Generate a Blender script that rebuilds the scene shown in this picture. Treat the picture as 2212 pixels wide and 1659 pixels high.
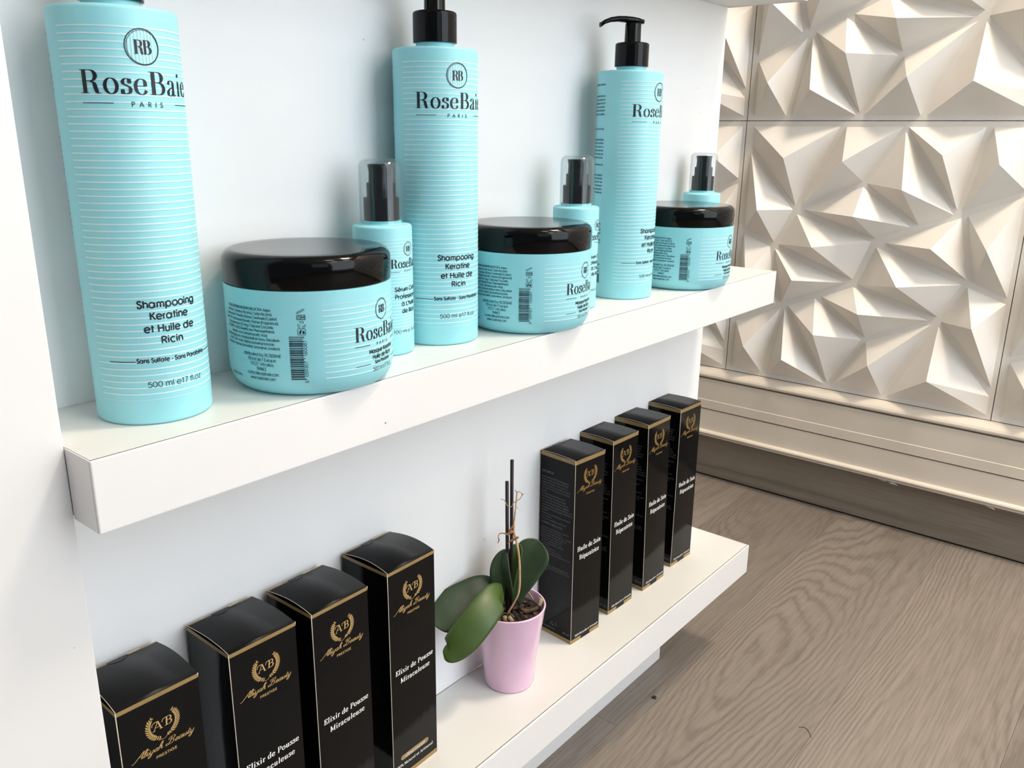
import bpy, bmesh, math, random
from math import sin, cos, pi, radians, sqrt, atan2
from mathutils import Vector, Matrix
random.seed(7)
for o in list(bpy.data.objects): bpy.data.objects.remove(o)
SC = bpy.context.scene
COL = SC.collection

# ------------------------------------------------------------------ camera
cam_d = bpy.data.cameras.new('camera'); cam = bpy.data.objects.new('camera', cam_d); COL.objects.link(cam)
SC.camera = cam
yaw, pit, rol = radians(50.62635), radians(16.48943), radians(0.70054)
fw = Vector((sin(yaw)*cos(pit), cos(yaw)*cos(pit), -sin(pit)))
rt = Vector((cos(yaw), -sin(yaw), 0)); up = rt.cross(fw)
r2 = rt*cos(rol)+up*sin(rol); u2 = -rt*sin(rol)+up*cos(rol)
M = Matrix((( r2.x, u2.x, -fw.x, -0.1729), (r2.y, u2.y, -fw.y, -0.5186), (r2.z, u2.z, -fw.z, 0.1623), (0,0,0,1)))
cam.matrix_world = M
cam_d.sensor_width = 36; cam_d.sensor_fit = 'HORIZONTAL'; cam_d.lens = 36*1824.06/2212
cam_d.clip_start = 0.01

# ------------------------------------------------------------------ world, lights, exposure
SC.view_settings.view_transform = 'Standard'; SC.view_settings.look = 'None'
SC.view_settings.gamma = 1; SC.view_settings.use_curve_mapping = False
SC.view_settings.exposure = -0.17
W = bpy.data.worlds.new('world'); SC.world = W; W.use_nodes = True
bg = W.node_tree.nodes['Background']; bg.inputs[0].default_value = (0.80, 0.89, 0.99, 1); bg.inputs[1].default_value = 0.24

def area(name, loc, target, sx, sy, power, col):
    l = bpy.data.lights.new(name, 'AREA'); l.shape = 'RECTANGLE'; l.size = sx; l.size_y = sy; l.energy = power; l.color = col
    o = bpy.data.objects.new(name, l); COL.objects.link(o); o.location = loc
    o.rotation_euler = (Vector(target)-Vector(loc)).to_track_quat('-Z', 'Y').to_euler()
    return o
area('shop_window_light', (0.66, -2.25, 0.78), (0.6, 0, 0.0), 1.45, 2.3, 44, (0.83, 0.92, 1.0))
area('shop_window_light', (-0.75, -2.5, 0.9), (0.2, 0, 0.0), 1.0, 1.6, 5, (0.83, 0.92, 1.0))
LAMPS = [(0.35, -1.0), (1.0, -0.72), (0.35, -1.9), (1.02, -1.45)]
for i, (lx, ly) in enumerate(LAMPS):
    area('ceiling_lamp_light', (lx, ly, 1.83), (lx, ly, 0), 0.3, 0.3, 31 if lx > .9 and ly > -1 else 2.0, (1.0, 0.86, 0.70))

# ------------------------------------------------------------------ materials
def lin(c):
    return tuple(((v/255)/12.92 if v/255 <= .04045 else ((v/255+.055)/1.055)**2.4) for v in c)
def newmat(name):
    m = bpy.data.materials.new(name); m.use_nodes = True
    return m, m.node_tree.nodes, m.node_tree.links, m.node_tree.nodes['Principled BSDF']
def ramp(ns, stops):
    r = ns.new('ShaderNodeValToRGB'); e = r.color_ramp.elements
    e[0].position, e[0].color = stops[0][0], (*lin(stops[0][1]), 1)
    e[1].position, e[1].color = stops[-1][0], (*lin(stops[-1][1]), 1)
    for p, c in stops[1:-1]:
        x = e.new(p); x.color = (*lin(c), 1)
    return r
def mat(name, rgb, rough=.5, var=6, scale=40, bump=0.0, bscale=300, spec=.5, coat=0, sss=0, stretch=(1,1,1), metallic=0):
    """procedural: base colour with slight noise variation, optional fine bump"""
    m, ns, lk, b = newmat(name)
    tc = ns.new('ShaderNodeTexCoord'); mp = ns.new('ShaderNodeMapping'); lk.new(tc.outputs['Object'], mp.inputs[0])
    mp.inputs['Scale'].default_value = stretch
    n = ns.new('ShaderNodeTexNoise'); n.inputs['Scale'].default_value = scale; n.inputs['Detail'].default_value = 4
    lk.new(mp.outputs[0], n.inputs['Vector'])
    lo = tuple(max(0, v-var) for v in rgb); hi = tuple(min(255, v+var) for v in rgb)
    r = ramp(ns, [(.3, lo), (.7, hi)]); lk.new(n.outputs[0], r.inputs[0]); lk.new(r.outputs[0], b.inputs['Base Color'])
    b.inputs['Roughness'].default_value = rough; b.inputs['Specular IOR Level'].default_value = spec
    b.inputs['Metallic'].default_value = metallic
    if coat: b.inputs['Coat Weight'].default_value = coat; b.inputs['Coat Roughness'].default_value = .08
    if sss: b.inputs['Subsurface Weight'].default_value = sss; b.inputs['Subsurface Radius'].default_value = (.004,.003,.002); 
    if bump:
        n2 = ns.new('ShaderNodeTexNoise'); n2.inputs['Scale'].default_value = bscale; n2.inputs['Detail'].default_value = 3
        lk.new(mp.outputs[0], n2.inputs['Vector'])
        bp = ns.new('ShaderNodeBump'); bp.inputs['Strength'].default_value = bump; bp.inputs['Distance'].default_value = .001
        lk.new(n2.outputs[0], bp.inputs['Height']); lk.new(bp.outputs[0], b.inputs['Normal'])
    return m
def speckled(name, rgb, rough, dirt=(120,115,105)):
    """white laminate with sparse small scuffs"""
    m, ns, lk, b = newmat(name)
    tc = ns.new('ShaderNodeTexCoord')
    n = ns.new('ShaderNodeTexNoise'); n.inputs['Scale'].default_value = 6; n.inputs['Detail'].default_value = 5
    lk.new(tc.outputs['Object'], n.inputs['Vector'])
    r = ramp(ns, [(.35, tuple(v-4 for v in rgb)), (.65, rgb)]); lk.new(n.outputs[0], r.inputs[0])
    v = ns.new('ShaderNodeTexVoronoi'); v.inputs['Scale'].default_value = 34; lk.new(tc.outputs['Object'], v.inputs['Vector'])
    r2_ = ns.new('ShaderNodeValToRGB'); r2_.color_ramp.elements[0].position = .018; r2_.color_ramp.elements[1].position = .03
    r2_.color_ramp.elements[0].color = (1,1,1,1); r2_.color_ramp.elements[1].color = (0,0,0,1)
    lk.new(v.outputs['Distance'], r2_.inputs[0])
    n3 = ns.new('ShaderNodeTexNoise'); n3.inputs['Scale'].default_value = 9; lk.new(tc.outputs['Object'], n3.inputs['Vector'])
    r3 = ns.new('ShaderNodeValToRGB'); r3.color_ramp.elements[0].position = .52; r3.color_ramp.elements[1].position = .6; lk.new(n3.outputs[0], r3.inputs[0])
    mu = ns.new('ShaderNodeMath'); mu.operation = 'MULTIPLY'; lk.new(r2_.outputs[0], mu.inputs[0]); lk.new(r3.outputs[0], mu.inputs[1])
    mx = ns.new('ShaderNodeMix'); mx.data_type = 'RGBA'; lk.new(mu.outputs[0], mx.inputs['Factor']); lk.new(r.outputs[0], mx.inputs['A'])
    mx.inputs['B'].default_value = (*lin(dirt), 1); lk.new(mx.outputs['Result'], b.inputs['Base Color'])
    b.inputs['Roughness'].default_value = rough
    return m
def wood(name, base, dark, light, axis='X', rough=.45, ring=1.0):
    """oak grain: long fibres plus cathedral rings, own offset for every plank"""
    m, ns, lk, b = newmat(name)
    tc = ns.new('ShaderNodeTexCoord'); oi = ns.new('ShaderNodeObjectInfo')
    off = ns.new('ShaderNodeVectorMath'); off.operation = 'SCALE'; off.inputs[0].default_value = (7.3, 3.1, 5.7); lk.new(oi.outputs['Random'], off.inputs['Scale'])
    ad = ns.new('ShaderNodeVectorMath'); lk.new(tc.outputs['Object'], ad.inputs[0]); lk.new(off.outputs[0], ad.inputs[1])
    def mapped(s):
        mp = ns.new('ShaderNodeMapping'); mp.inputs['Scale'].default_value = s; lk.new(ad.outputs[0], mp.inputs[0]); return mp
    L = (lambda a, c: (a, c, c)) if axis == 'X' else (lambda a, c: (c, a, c))
    # cathedral rings: contour lines of a stretched height field, wobbled by a finer noise
    n = ns.new('ShaderNodeTexNoise'); n.inputs['Scale'].default_value = 1.0; n.inputs['Detail'].default_value = 1.0; n.inputs['Roughness'].default_value = .4
    lk.new(mapped(L(.95, 6.2)).outputs[0], n.inputs['Vector'])
    n2 = ns.new('ShaderNodeTexNoise'); n2.inputs['Scale'].default_value = 1.0; n2.inputs['Detail'].default_value = 2; lk.new(mapped(L(22, 60)).outputs[0], n2.inputs['Vector'])
    mu = ns.new('ShaderNodeMath'); mu.operation = 'MULTIPLY'; mu.inputs[1].default_value = 215*ring; lk.new(n.outputs[0], mu.inputs[0])
    ma = ns.new('ShaderNodeMath'); ma.operation = 'MULTIPLY_ADD'; ma.inputs[1].default_value = 7*ring; lk.new(n2.outputs[0], ma.inputs[0]); lk.new(mu.outputs[0], ma.inputs[2])
    sn = ns.new('ShaderNodeMath'); sn.operation = 'SINE'; lk.new(ma.outputs[0], sn.inputs[0])
    mr = ns.new('ShaderNodeMapRange'); mr.inputs['From Min'].default_value = -1; lk.new(sn.outputs[0], mr.inputs['Value'])
    f = ns.new('ShaderNodeTexNoise'); f.inputs['Scale'].default_value = 1; f.inputs['Detail'].default_value = 3; f.inputs['Roughness'].default_value = .6
    lk.new(mapped(L(11, 330)).outputs[0], f.inputs['Vector'])
    g = ns.new('ShaderNodeTexNoise'); g.inputs['Scale'].default_value = 1; g.inputs['Detail'].default_value = 2
    lk.new(mapped(L(1.6, 13)).outputs[0], g.inputs['Vector'])
    msk = ns.new('ShaderNodeTexNoise'); msk.inputs['Scale'].default_value = 1; msk.inputs['Detail'].default_value = 1; lk.new(mapped(L(.9, 6)).outputs[0], msk.inputs['Vector'])
    mk = ns.new('ShaderNodeMapRange'); mk.inputs['From Min'].default_value = .40; mk.inputs['From Max'].default_value = .58; mk.inputs['To Max'].default_value = .42; mk.inputs['To Min'].default_value = .04; lk.new(msk.outputs[0], mk.inputs['Value'])
    c1 = ramp(ns, [(.0, dark), (.30, base), (1, light)]); lk.new(mr.outputs[0], c1.inputs[0])
    c2 = ramp(ns, [(.38, tuple((p+q)//2 for p, q in zip(dark, base))), (.60, light)]); lk.new(f.outputs[0], c2.inputs[0])
    c3 = ramp(ns, [(.3, tuple(v-14 for v in base)), (.7, tuple(v+10 for v in base))]); lk.new(g.outputs[0], c3.inputs[0])
    m1 = ns.new('ShaderNodeMix'); m1.data_type = 'RGBA'; m1.inputs['Factor'].default_value = .5; lk.new(c2.outputs[0], m1.inputs['A']); lk.new(c3.outputs[0], m1.inputs['B'])
    m2 = ns.new('ShaderNodeMix'); m2.data_type = 'RGBA'; lk.new(mk.outputs[0], m2.inputs['Factor']); lk.new(m1.outputs['Result'], m2.inputs['A']); lk.new(c1.outputs[0], m2.inputs['B'])
    # knots
    v = ns.new('ShaderNodeTexVoronoi'); v.inputs['Scale'].default_value = 1; lk.new(mapped(L(2.1, 5.5)).outputs[0], v.inputs['Vector'])
    kr = ns.new('ShaderNodeValToRGB'); kr.color_ramp.elements[0].position = .02; kr.color_ramp.elements[1].position = .07
    kr.color_ramp.elements[0].color = (.75,.75,.75,1); kr.color_ramp.elements[1].color = (0,0,0,1); lk.new(v.outputs['Distance'], kr.inputs[0])
    m3 = ns.new('ShaderNodeMix'); m3.data_type = 'RGBA'; lk.new(kr.outputs[0], m3.inputs['Factor']); lk.new(m2.outputs['Result'], m3.inputs['A'])
    m3.inputs['B'].default_value = (*lin(tuple(v*.72 for v in dark)), 1)
    # each plank a touch lighter or darker
    hv = ns.new('ShaderNodeHueSaturation'); vr = ns.new('ShaderNodeMapRange'); vr.inputs['To Min'].default_value = .86; vr.inputs['To Max'].default_value = 1.09
    lk.new(oi.outputs['Random'], vr.inputs['Value']); lk.new(vr.outputs[0], hv.inputs['Value']); lk.new(m3.outputs['Result'], hv.inputs['Color'])
    lk.new(hv.outputs[0], b.inputs['Base Color']); b.inputs['Roughness'].default_value = rough
    bp = ns.new('ShaderNodeBump'); bp.inputs['Strength'].default_value = .25; bp.inputs['Distance'].default_value = .0006
    lk.new(f.outputs[0], bp.inputs['Height']); lk.new(bp.outputs[0], b.inputs['Normal'])
    return m

MT = {}
MT['laminate'] = speckled('white_laminate', (226, 226, 222), .38)
MT['front'] = speckled('white_edge_laminate', (238, 236, 235), .35)
MT['panel'] = speckled('white_back_laminate', (249, 249, 249), .5)
MT['joint'] = mat('brown_panel_joint', (140, 124, 106), .9, 10, 30)  # mid brown behind the relief panels, visible in their joints
MT['dark'] = mat('dark_gap_shade', (34, 29, 25), .9, 4)  # near-black colour standing in for shade under the baseboard
MT['gap'] = mat('dark_joint', (90, 84, 76), .9, 4)
MT['relief'] = mat('cream_relief_paint', (248, 243, 236), .5, 4, 14, .06, 220)
MT['trim'] = mat('cream_trim_paint', (230, 220, 206), .5, 5, 10, .05, 160)
MT['plaster'] = mat('plain_plaster', (215, 208, 196), .8, 4, 8, .1, 120)
MT['ceil'] = mat('ceiling_paint', (225, 221, 214), .85, 3, 5)
MT['floor'] = wood('oak_vinyl', (134, 124, 114), (102, 92, 83), (150, 140, 130))
MT['skirt'] = wood('grey_oak_board', (134, 124, 113), (108, 98, 88), (150, 140, 128), axis='Y', ring=.25)
MT['teal'] = mat('aqua_plastic', (156, 224, 233), .42, 2, 60, .03, 900, sss=0)
MT['stripe'] = mat('pale_stripe_print', (210, 242, 245), .45, 2)
MT['black'] = mat('gloss_black_plastic', (4, 4, 5), .09, 1, 80, spec=.24)
MT['ink'] = mat('black_ink', (16, 24, 38), .5, 2)
MT['ink2'] = mat('navy_fine_ink', (34, 64, 82), .5, 2)
MT['box'] = mat('black_coated_card', (13, 13, 14), .085, 1, 90, 0, 700, spec=.17)
MT['boxlid'] = mat('black_card_lid', (16, 16, 17), .36, 1, 90, .03, 800, spec=.24)
MT['gold'] = mat('gold_print', (150, 124, 78), .38, 6, 200, spec=.5)
MT['goldink'] = mat('gold_lettering_print', (190, 156, 100), .4, 5, 200)
MT['golddull'] = mat('dull_gold_lettering_print', (158, 124, 66), .4, 5, 200)
MT['white'] = mat('white_print', (236, 234, 230), .5, 2)
MT['grey'] = mat('grey_print', (108, 111, 116), .5, 2)
MT['card'] = mat('pale_card_edge', (212, 203, 186), .7, 6)
MT['pot'] = mat('pink_glaze', (236, 196, 222), .2, 2, 30, coat=.4)
MT['soil'] = mat('dark_bark_soil', (44, 32, 26), .9, 22, 160, .9, 260)
MT['bark'] = mat('bark_chip', (86, 66, 48), .85, 24, 160, .7, 300)
MT['root'] = mat('pale_root', (150, 140, 105), .7, 20, 200, .3)
MT['stick'] = mat('dark_stick', (30, 22, 24), .5, 5, 100)
MT['dry'] = mat('dry_stem', (206, 168, 126), .7, 18, 180, .3, 500)
MT['dryleaf'] = mat('dry_bract', (158, 112, 72), .75, 18, 180, .3, 500)
MT['plastic_bag'] = mat('purple_grey_film', (96, 84, 96), .35, 10, 80)

def leafmat(name, a, b_, rough):
    m, ns, lk, b = newmat(name)
    tc = ns.new('ShaderNodeTexCoord'); n = ns.new('ShaderNodeTexNoise'); n.inputs['Scale'].default_value = 28; n.inputs['Detail'].default_value = 5
    lk.new(tc.outputs['Object'], n.inputs['Vector'])
    r = ramp(ns, [(.3, a), (.7, b_)]); lk.new(n.outputs[0], r.inputs[0]); lk.new(r.outputs[0], b.inputs['Base Color'])
    b.inputs['Roughness'].default_value = rough
    n2 = ns.new('ShaderNodeTexNoise'); n2.inputs['Scale'].default_value = 420; lk.new(tc.outputs['Object'], n2.inputs['Vector'])
    bp = ns.new('ShaderNodeBump'); bp.inputs['Strength'].default_value = .15; bp.inputs['Distance'].default_value = .0004
    lk.new(n2.outputs[0], bp.inputs['Height']); lk.new(bp.outputs[0], b.inputs['Normal'])
    return m
MT['leaf'] = leafmat('green_leaf', (56, 78, 32), (74, 96, 42), .42)
MT['leafd'] = leafmat('dark_green_leaf', (46, 64, 42), (60, 80, 52), .45)
MT['vein'] = leafmat('leaf_midrib', (38, 60, 32), (48, 72, 38), .45)
def glassmat():
    m, ns, lk, b = newmat('clear_plastic')
    out = ns['Material Output']
    tr = ns.new('ShaderNodeBsdfTransparent'); tr.inputs[0].default_value = (.93,.95,.955,1)
    gl = ns.new('ShaderNodeBsdfGlossy'); gl.inputs['Roughness'].default_value = .06
    lw = ns.new('ShaderNodeLayerWeight'); lw.inputs[0].default_value = .35
    n = ns.new('ShaderNodeTexNoise'); n.inputs['Scale'].default_value = 30
    mr = ns.new('ShaderNodeMath'); mr.operation = 'MULTIPLY'; mr.inputs[1].default_value = .5; pw = ns.new('ShaderNodeMath'); pw.operation = 'POWER'; pw.inputs[1].default_value = 2.6; lk.new(lw.outputs['Facing'], pw.inputs[0]); lk.new(pw.outputs[0], mr.inputs[0])
    a2 = ns.new('ShaderNodeMath'); a2.operation = 'ADD'; a2.inputs[1].default_value = .035; lk.new(mr.outputs[0], a2.inputs[0])
    df = ns.new('ShaderNodeBsdfDiffuse'); df.inputs[0].default_value = (.75,.78,.8,1)
    ms0 = ns.new('ShaderNodeMixShader'); ms0.inputs[0].default_value = .12; lk.new(gl.outputs[0], ms0.inputs[1]); lk.new(df.outputs[0], ms0.inputs[2])
    ms = ns.new('ShaderNodeMixShader'); lk.new(a2.outputs[0], ms.inputs[0]); lk.new(tr.outputs[0], ms.inputs[1]); lk.new(ms0.outputs[0], ms.inputs[2])
    lk.new(ms.outputs[0], out.inputs['Surface'])
    return m
MT['clear'] = glassmat()
def emis(name, col, s):
    m, ns, lk, b = newmat(name)
    b.inputs['Base Color'].default_value = (.9,.9,.9,1); b.inputs['Emission Color'].default_value = (*col, 1); b.inputs['Emission Strength'].default_value = s
    return m
MT['lamp'] = emis('warm_lamp_diffuser', (1, .80, .56), 9)

# ------------------------------------------------------------------ object helpers
def link(name, me, parent=None, m=None):
    o = bpy.data.objects.new(name, me); COL.objects.link(o)
    if parent: o.parent = parent
    if m: me.materials.append(MT[m])
    return o
def empty(name, loc=(0,0,0), rz=0):
    o = bpy.data.objects.new(name, None); COL.objects.link(o); o.location = loc; o.rotation_euler = (0,0,rz); o.empty_display_size = .02
    return o
def tag(o, label=None, cat=None, group=None, kind=None):
    if label: o['label'] = label
    if cat: o['category'] = cat
    if group: o['group'] = group
    if kind: o['kind'] = kind
    return o
def mesh(name, verts, faces, smooth=False):
    me = bpy.data.meshes.new(name); me.from_pydata([tuple(v) for v in verts], [], faces); me.update()
    if smooth:
        for p in me.polygons: p.use_smooth = True
    return me
def box_me(name, lo, hi, bev=0, seg=2):
    bm = bmesh.new(); bmesh.ops.create_cube(bm, size=1)
    for v in bm.verts: v.co = Vector([lo[i]+(v.co[i]+.5)*(hi[i]-lo[i]) for i in range(3)])
    if bev: bmesh.ops.bevel(bm, geom=bm.edges[:], offset=bev, segments=seg, affect='EDGES', profile=.6)
    me = bpy.data.meshes.new(name); bm.to_mesh(me); bm.free(); return me
def lathe(name, prof, n=72, closed=False):
    vs, fs = [], []
    for k in range(n):
        t = 2*pi*k/n
        for r, z in prof: vs.append((r*cos(t), r*sin(t), z))
    m = len(prof)
    for k in range(n):
        k2 = (k+1) % n
        for i in range(m-1): fs.append((k*m+i, k2*m+i, k2*m+i+1, k*m+i+1))
    me = bpy.data.meshes.new(name); me.from_pydata(vs, [], fs)
    bm = bmesh.new(); bm.from_mesh(me); bmesh.ops.remove_doubles(bm, verts=bm.verts, dist=1e-6)
    bmesh.ops.recalc_face_normals(bm, faces=bm.faces)
    for f in bm.faces: f.smooth = True
    for e in bm.edges:
        if len(e.link_faces) == 2 and e.calc_face_angle(0) > radians(38): e.smooth = False
    bm.to_mesh(me); bm.free(); return me
def arcp(cx, cz, r, a0, a1, n=5):
    return [(cx+r*cos(radians(a0+(a1-a0)*i/n)), cz+r*sin(radians(a0+(a1-a0)*i/n))) for i in range(n+1)]
def catmull(P, n=6):
    P = [Vector(p) for p in P]; out = []
    if len(P) < 3: return P
    Q = [P[0]*2-P[1]]+P+[P[-1]*2-P[-2]]
    for i in range(1, len(Q)-2):
        a, b, c, d = Q[i-1:i+3]
        for k in range(n):
            t = k/n
            out.append(.5*((2*b)+(c-a)*t+(2*a-5*b+4*c-d)*t*t+(3*b-a-3*c+d)*t**3))
    out.append(P[-1]); return out
def tube(name, pts, rad, n=8, sub=5):
    C = catmull(pts, sub); m = len(C); vs, fs = [], []
    rads = rad if isinstance(rad, (list, tuple)) else [rad]*2
    prev = Vector((.3, .5, .8))
    for i, p in enumerate(C):
        t = (C[min(i+1, m-1)]-C[max(i-1, 0)]).normalized()
        a = (prev - t*prev.dot(t)).normalized(); prev = a; b = t.cross(a)
        s = i/(m-1)*(len(rads)-1); k = min(int(s), len(rads)-2); r = rads[k]+(rads[k+1]-rads[k])*(s-k)
        for j in range(n): vs.append(p+(a*cos(2*pi*j/n)+b*sin(2*pi*j/n))*r)
    for i in range(m-1):
        for j in range(n):
            fs.append((i*n+j, i*n+(j+1) % n, (i+1)*n+(j+1) % n, (i+1)*n+j))
    fs.append(tuple(range(n-1, -1, -1))); fs.append(tuple((m-1)*n+j for j in range(n)))
    return mesh(name, vs, fs, True)

# ------------------------------------------------------------------ lettering engine (stroke glyphs -> flat print meshes)
# '-' straight, '~' smooth curve, 'o' arc cx cy rx ry a0 a1 ; '.' dot cx cy r ; first number is the advance (cap height = 1)
SANS = {
'a':'.94|o .38 .37 .34 .37 0 360|-.76 0 .76 .74','b':'.94|o .46 .37 .34 .37 0 360|-.09 0 .09 1.02','c':'.76|o .42 .37 .35 .37 48 312',
'd':'.94|o .38 .37 .34 .37 0 360|-.76 0 .76 1.02','e':'.82|-.05 .37 .74 .37|o .4 .37 .35 .37 0 318','f':'.4|-.17 0 .17 .82|o .37 .82 .2 .2 180 90|-.02 .7 .38 .7',
'g':'.94|o .38 .37 .34 .37 0 360|-.76 -.02 .76 .74|o .42 -.03 .34 .25 0 -165','h':'.72|-.09 0 .09 1.02|o .35 .42 .26 .3 180 0|-.61 0 .61 .42',
'i':'.24|-.1 0 .1 .72|.. .1 .94 .09','j':'.26|-.12 -.25 .12 .72|.. .12 .94 .09','k':'.66|-.09 0 .09 1.02|-.09 .3 .55 .72|-.26 .42 .6 0','l':'.24|-.1 0 .1 1.02',
'm':'1.1|-.09 0 .09 .74|o .31 .46 .22 .27 180 0|-.53 0 .53 .46|o .75 .46 .22 .27 180 0|-.97 0 .97 .46','n':'.72|-.09 0 .09 .74|o .35 .42 .26 .3 180 0|-.61 0 .61 .42',
'o':'.84|o .41 .37 .36 .37 0 360','p':'.94|o .46 .37 .34 .37 0 360|-.09 -.28 .09 .74','q':'.94|o .38 .37 .34 .37 0 360|-.76 -.28 .76 .74',
'r':'.4|-.09 0 .09 .74|o .33 .46 .24 .26 180 95','s':'.52|~.43 .6 .32 .72 .16 .7 .08 .58 .13 .45 .3 .36 .42 .26 .42 .1 .26 .01 .1 .03 .03 .15',
't':'.38|-.17 0 .17 .98|-.02 .7 .36 .7','u':'.7|o .34 .29 .25 .28 180 360|-.09 .29 .09 .74|-.59 0 .59 .74','v':'.66|-.04 .74 .33 0|-.33 0 .62 .74',
'w':'.96|-.04 .74 .27 0|-.27 0 .48 .74|-.48 .74 .69 0|-.69 0 .92 .74','x':'.62|-.05 0 .56 .74|-.05 .74 .56 0','y':'.66|-.04 .74 .33 .04|-.62 .74 .22 -.28','z':'.56|-.06 .71 .5 .71|-.5 .71 .06 .03|-.06 .03 .52 .03',
'A':'.98|-.03 0 .48 1|-.48 1 .93 0|-.19 .33 .77 .33','B':'.74|-.1 0 .1 1|-.1 .97 .4 .97|o .4 .75 .23 .22 90 -90|-.1 .53 .4 .53|o .42 .28 .25 .25 90 -90|-.1 .03 .42 .03',
'C':'1.05|o .54 .5 .49 .5 42 318','D':'.95|-.1 0 .1 1|-.1 .97 .4 .97|o .4 .5 .47 .47 90 -90|-.1 .03 .4 .03','E':'.66|-.1 0 .1 1|-.1 .97 .58 .97|-.1 .52 .55 .52|-.1 .03 .58 .03',
'F':'.62|-.1 0 .1 1|-.1 .97 .56 .97|-.1 .52 .52 .52','G':'1.1|o .54 .5 .49 .5 45 330|-.55 .46 1.02 .46|-1.0 .2 1.02 .46','H':'.86|-.1 0 .1 1|-.74 0 .74 1|-.1 .53 .74 .53','I':'.26|-.12 0 .12 1',
'K':'.78|-.1 0 .1 1|-.1 .4 .66 1|-.3 .56 .72 0','L':'.58|-.1 0 .1 1|-.1 .03 .54 .03','M':'1.1|-.1 0 .1 1|-.1 1 .54 .2|-.54 .2 .98 1|-.98 0 .98 1','N':'.92|-.1 0 .1 1|-.1 1 .8 0|-.8 0 .8 1',
'O':'1.1|o .54 .5 .5 .5 0 360','P':'.72|-.1 0 .1 1|-.1 .97 .38 .97|o .38 .71 .26 .26 90 -90|-.1 .45 .38 .45','Q':'1.1|o .54 .5 .5 .5 0 360|-.6 .3 1.0 0','R':'.76|-.1 0 .1 1|-.1 .97 .38 .97|o .38 .72 .26 .25 90 -90|-.1 .47 .38 .47|-.36 .47 .68 0',
'S':'.68|~.56 .82 .42 .98 .2 .96 .1 .78 .18 .6 .4 .5 .56 .38 .58 .18 .4 .01 .16 .04 .05 .24','T':'.58|-.28 0 .28 1|-.02 .97 .55 .97','U':'.82|o .4 .36 .3 .34 180 360|-.1 .36 .1 1|-.7 .36 .7 1','V':'.86|-.04 1 .42 0|-.42 0 .8 1',
'W':'1.2|-.04 1 .32 0|-.32 0 .6 1|-.6 1 .88 0|-.88 0 1.14 1','Y':'.8|-.04 1 .38 .45|-.38 .45 .74 1|-.38 0 .38 .45','Z':'.66|-.06 .97 .58 .97|-.58 .97 .06 .03|-.06 .03 .6 .03',
'0':'.76|o .37 .5 .3 .49 0 360','1':'.5|-.28 0 .28 1|-.28 1 .1 .82','2':'.74|~.1 .7 .16 .93 .36 1 .58 .9 .6 .66 .4 .36 .08 .03|-.06 .03 .64 .03','3':'.72|~.12 .78 .22 .97 .44 .98 .58 .82 .52 .6 .3 .54|~.3 .54 .56 .48 .64 .26 .5 .04 .24 0 .08 .2',
'4':'.76|-.54 0 .54 1|-.54 1 .05 .26|-.05 .26 .7 .26','5':'.72|-.56 .97 .2 .97|-.2 .97 .12 .56|~.12 .56 .36 .64 .6 .52 .62 .24 .46 .03 .22 .01 .07 .18','6':'.72|o .36 .32 .29 .31 0 360|-.1 .42 .46 1','7':'.64|-.05 .97 .58 .97|-.58 .97 .2 0',
'8':'.72|o .36 .75 .22 .23 0 360|o .36 .27 .28 .27 0 360','9':'.72|o .36 .68 .29 .31 0 360|-.63 .58 .27 0',
'.':'.26|.. .12 .06 .09',',':'.26|-.14 .1 .05 -.14',':':'.26|.. .12 .08 .08|.. .12 .62 .08','-':'.42|-.06 .38 .36 .38','/':'.5|-.02 -.1 .46 1.05','(':'.34|~.28 1.1 .1 .7 .1 .2 .28 -.2',')':'.34|~.05 1.1 .23 .7 .23 .2 .05 -.2',
"'":'.2|-.1 1.02 .1 .76','@':'1.1|o .54 .4 .48 .5 -60 250|o .52 .4 .22 .24 0 360|~.74 .64 .74 .3 .86 .2','%':'.9|o .2 .75 .16 .2 0 360|o .68 .25 .16 .2 0 360|-.7 1 .18 0','+':'.66|-.06 .4 .6 .4|-.33 .1 .33 .7','?':'.6|~.06 .78 .16 .97 .4 .98 .5 .78 .3 .5 .27 .26|.. .27 .06 .07',
' ':'.34'}
for acc, basec in (('é','e'),('è','e'),('à','a')):
    d = '|-.3 .86 .52 1.04' if acc == 'é' else '|-.28 1.04 .5 .86'
    SANS[acc] = SANS[basec]+d
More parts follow.
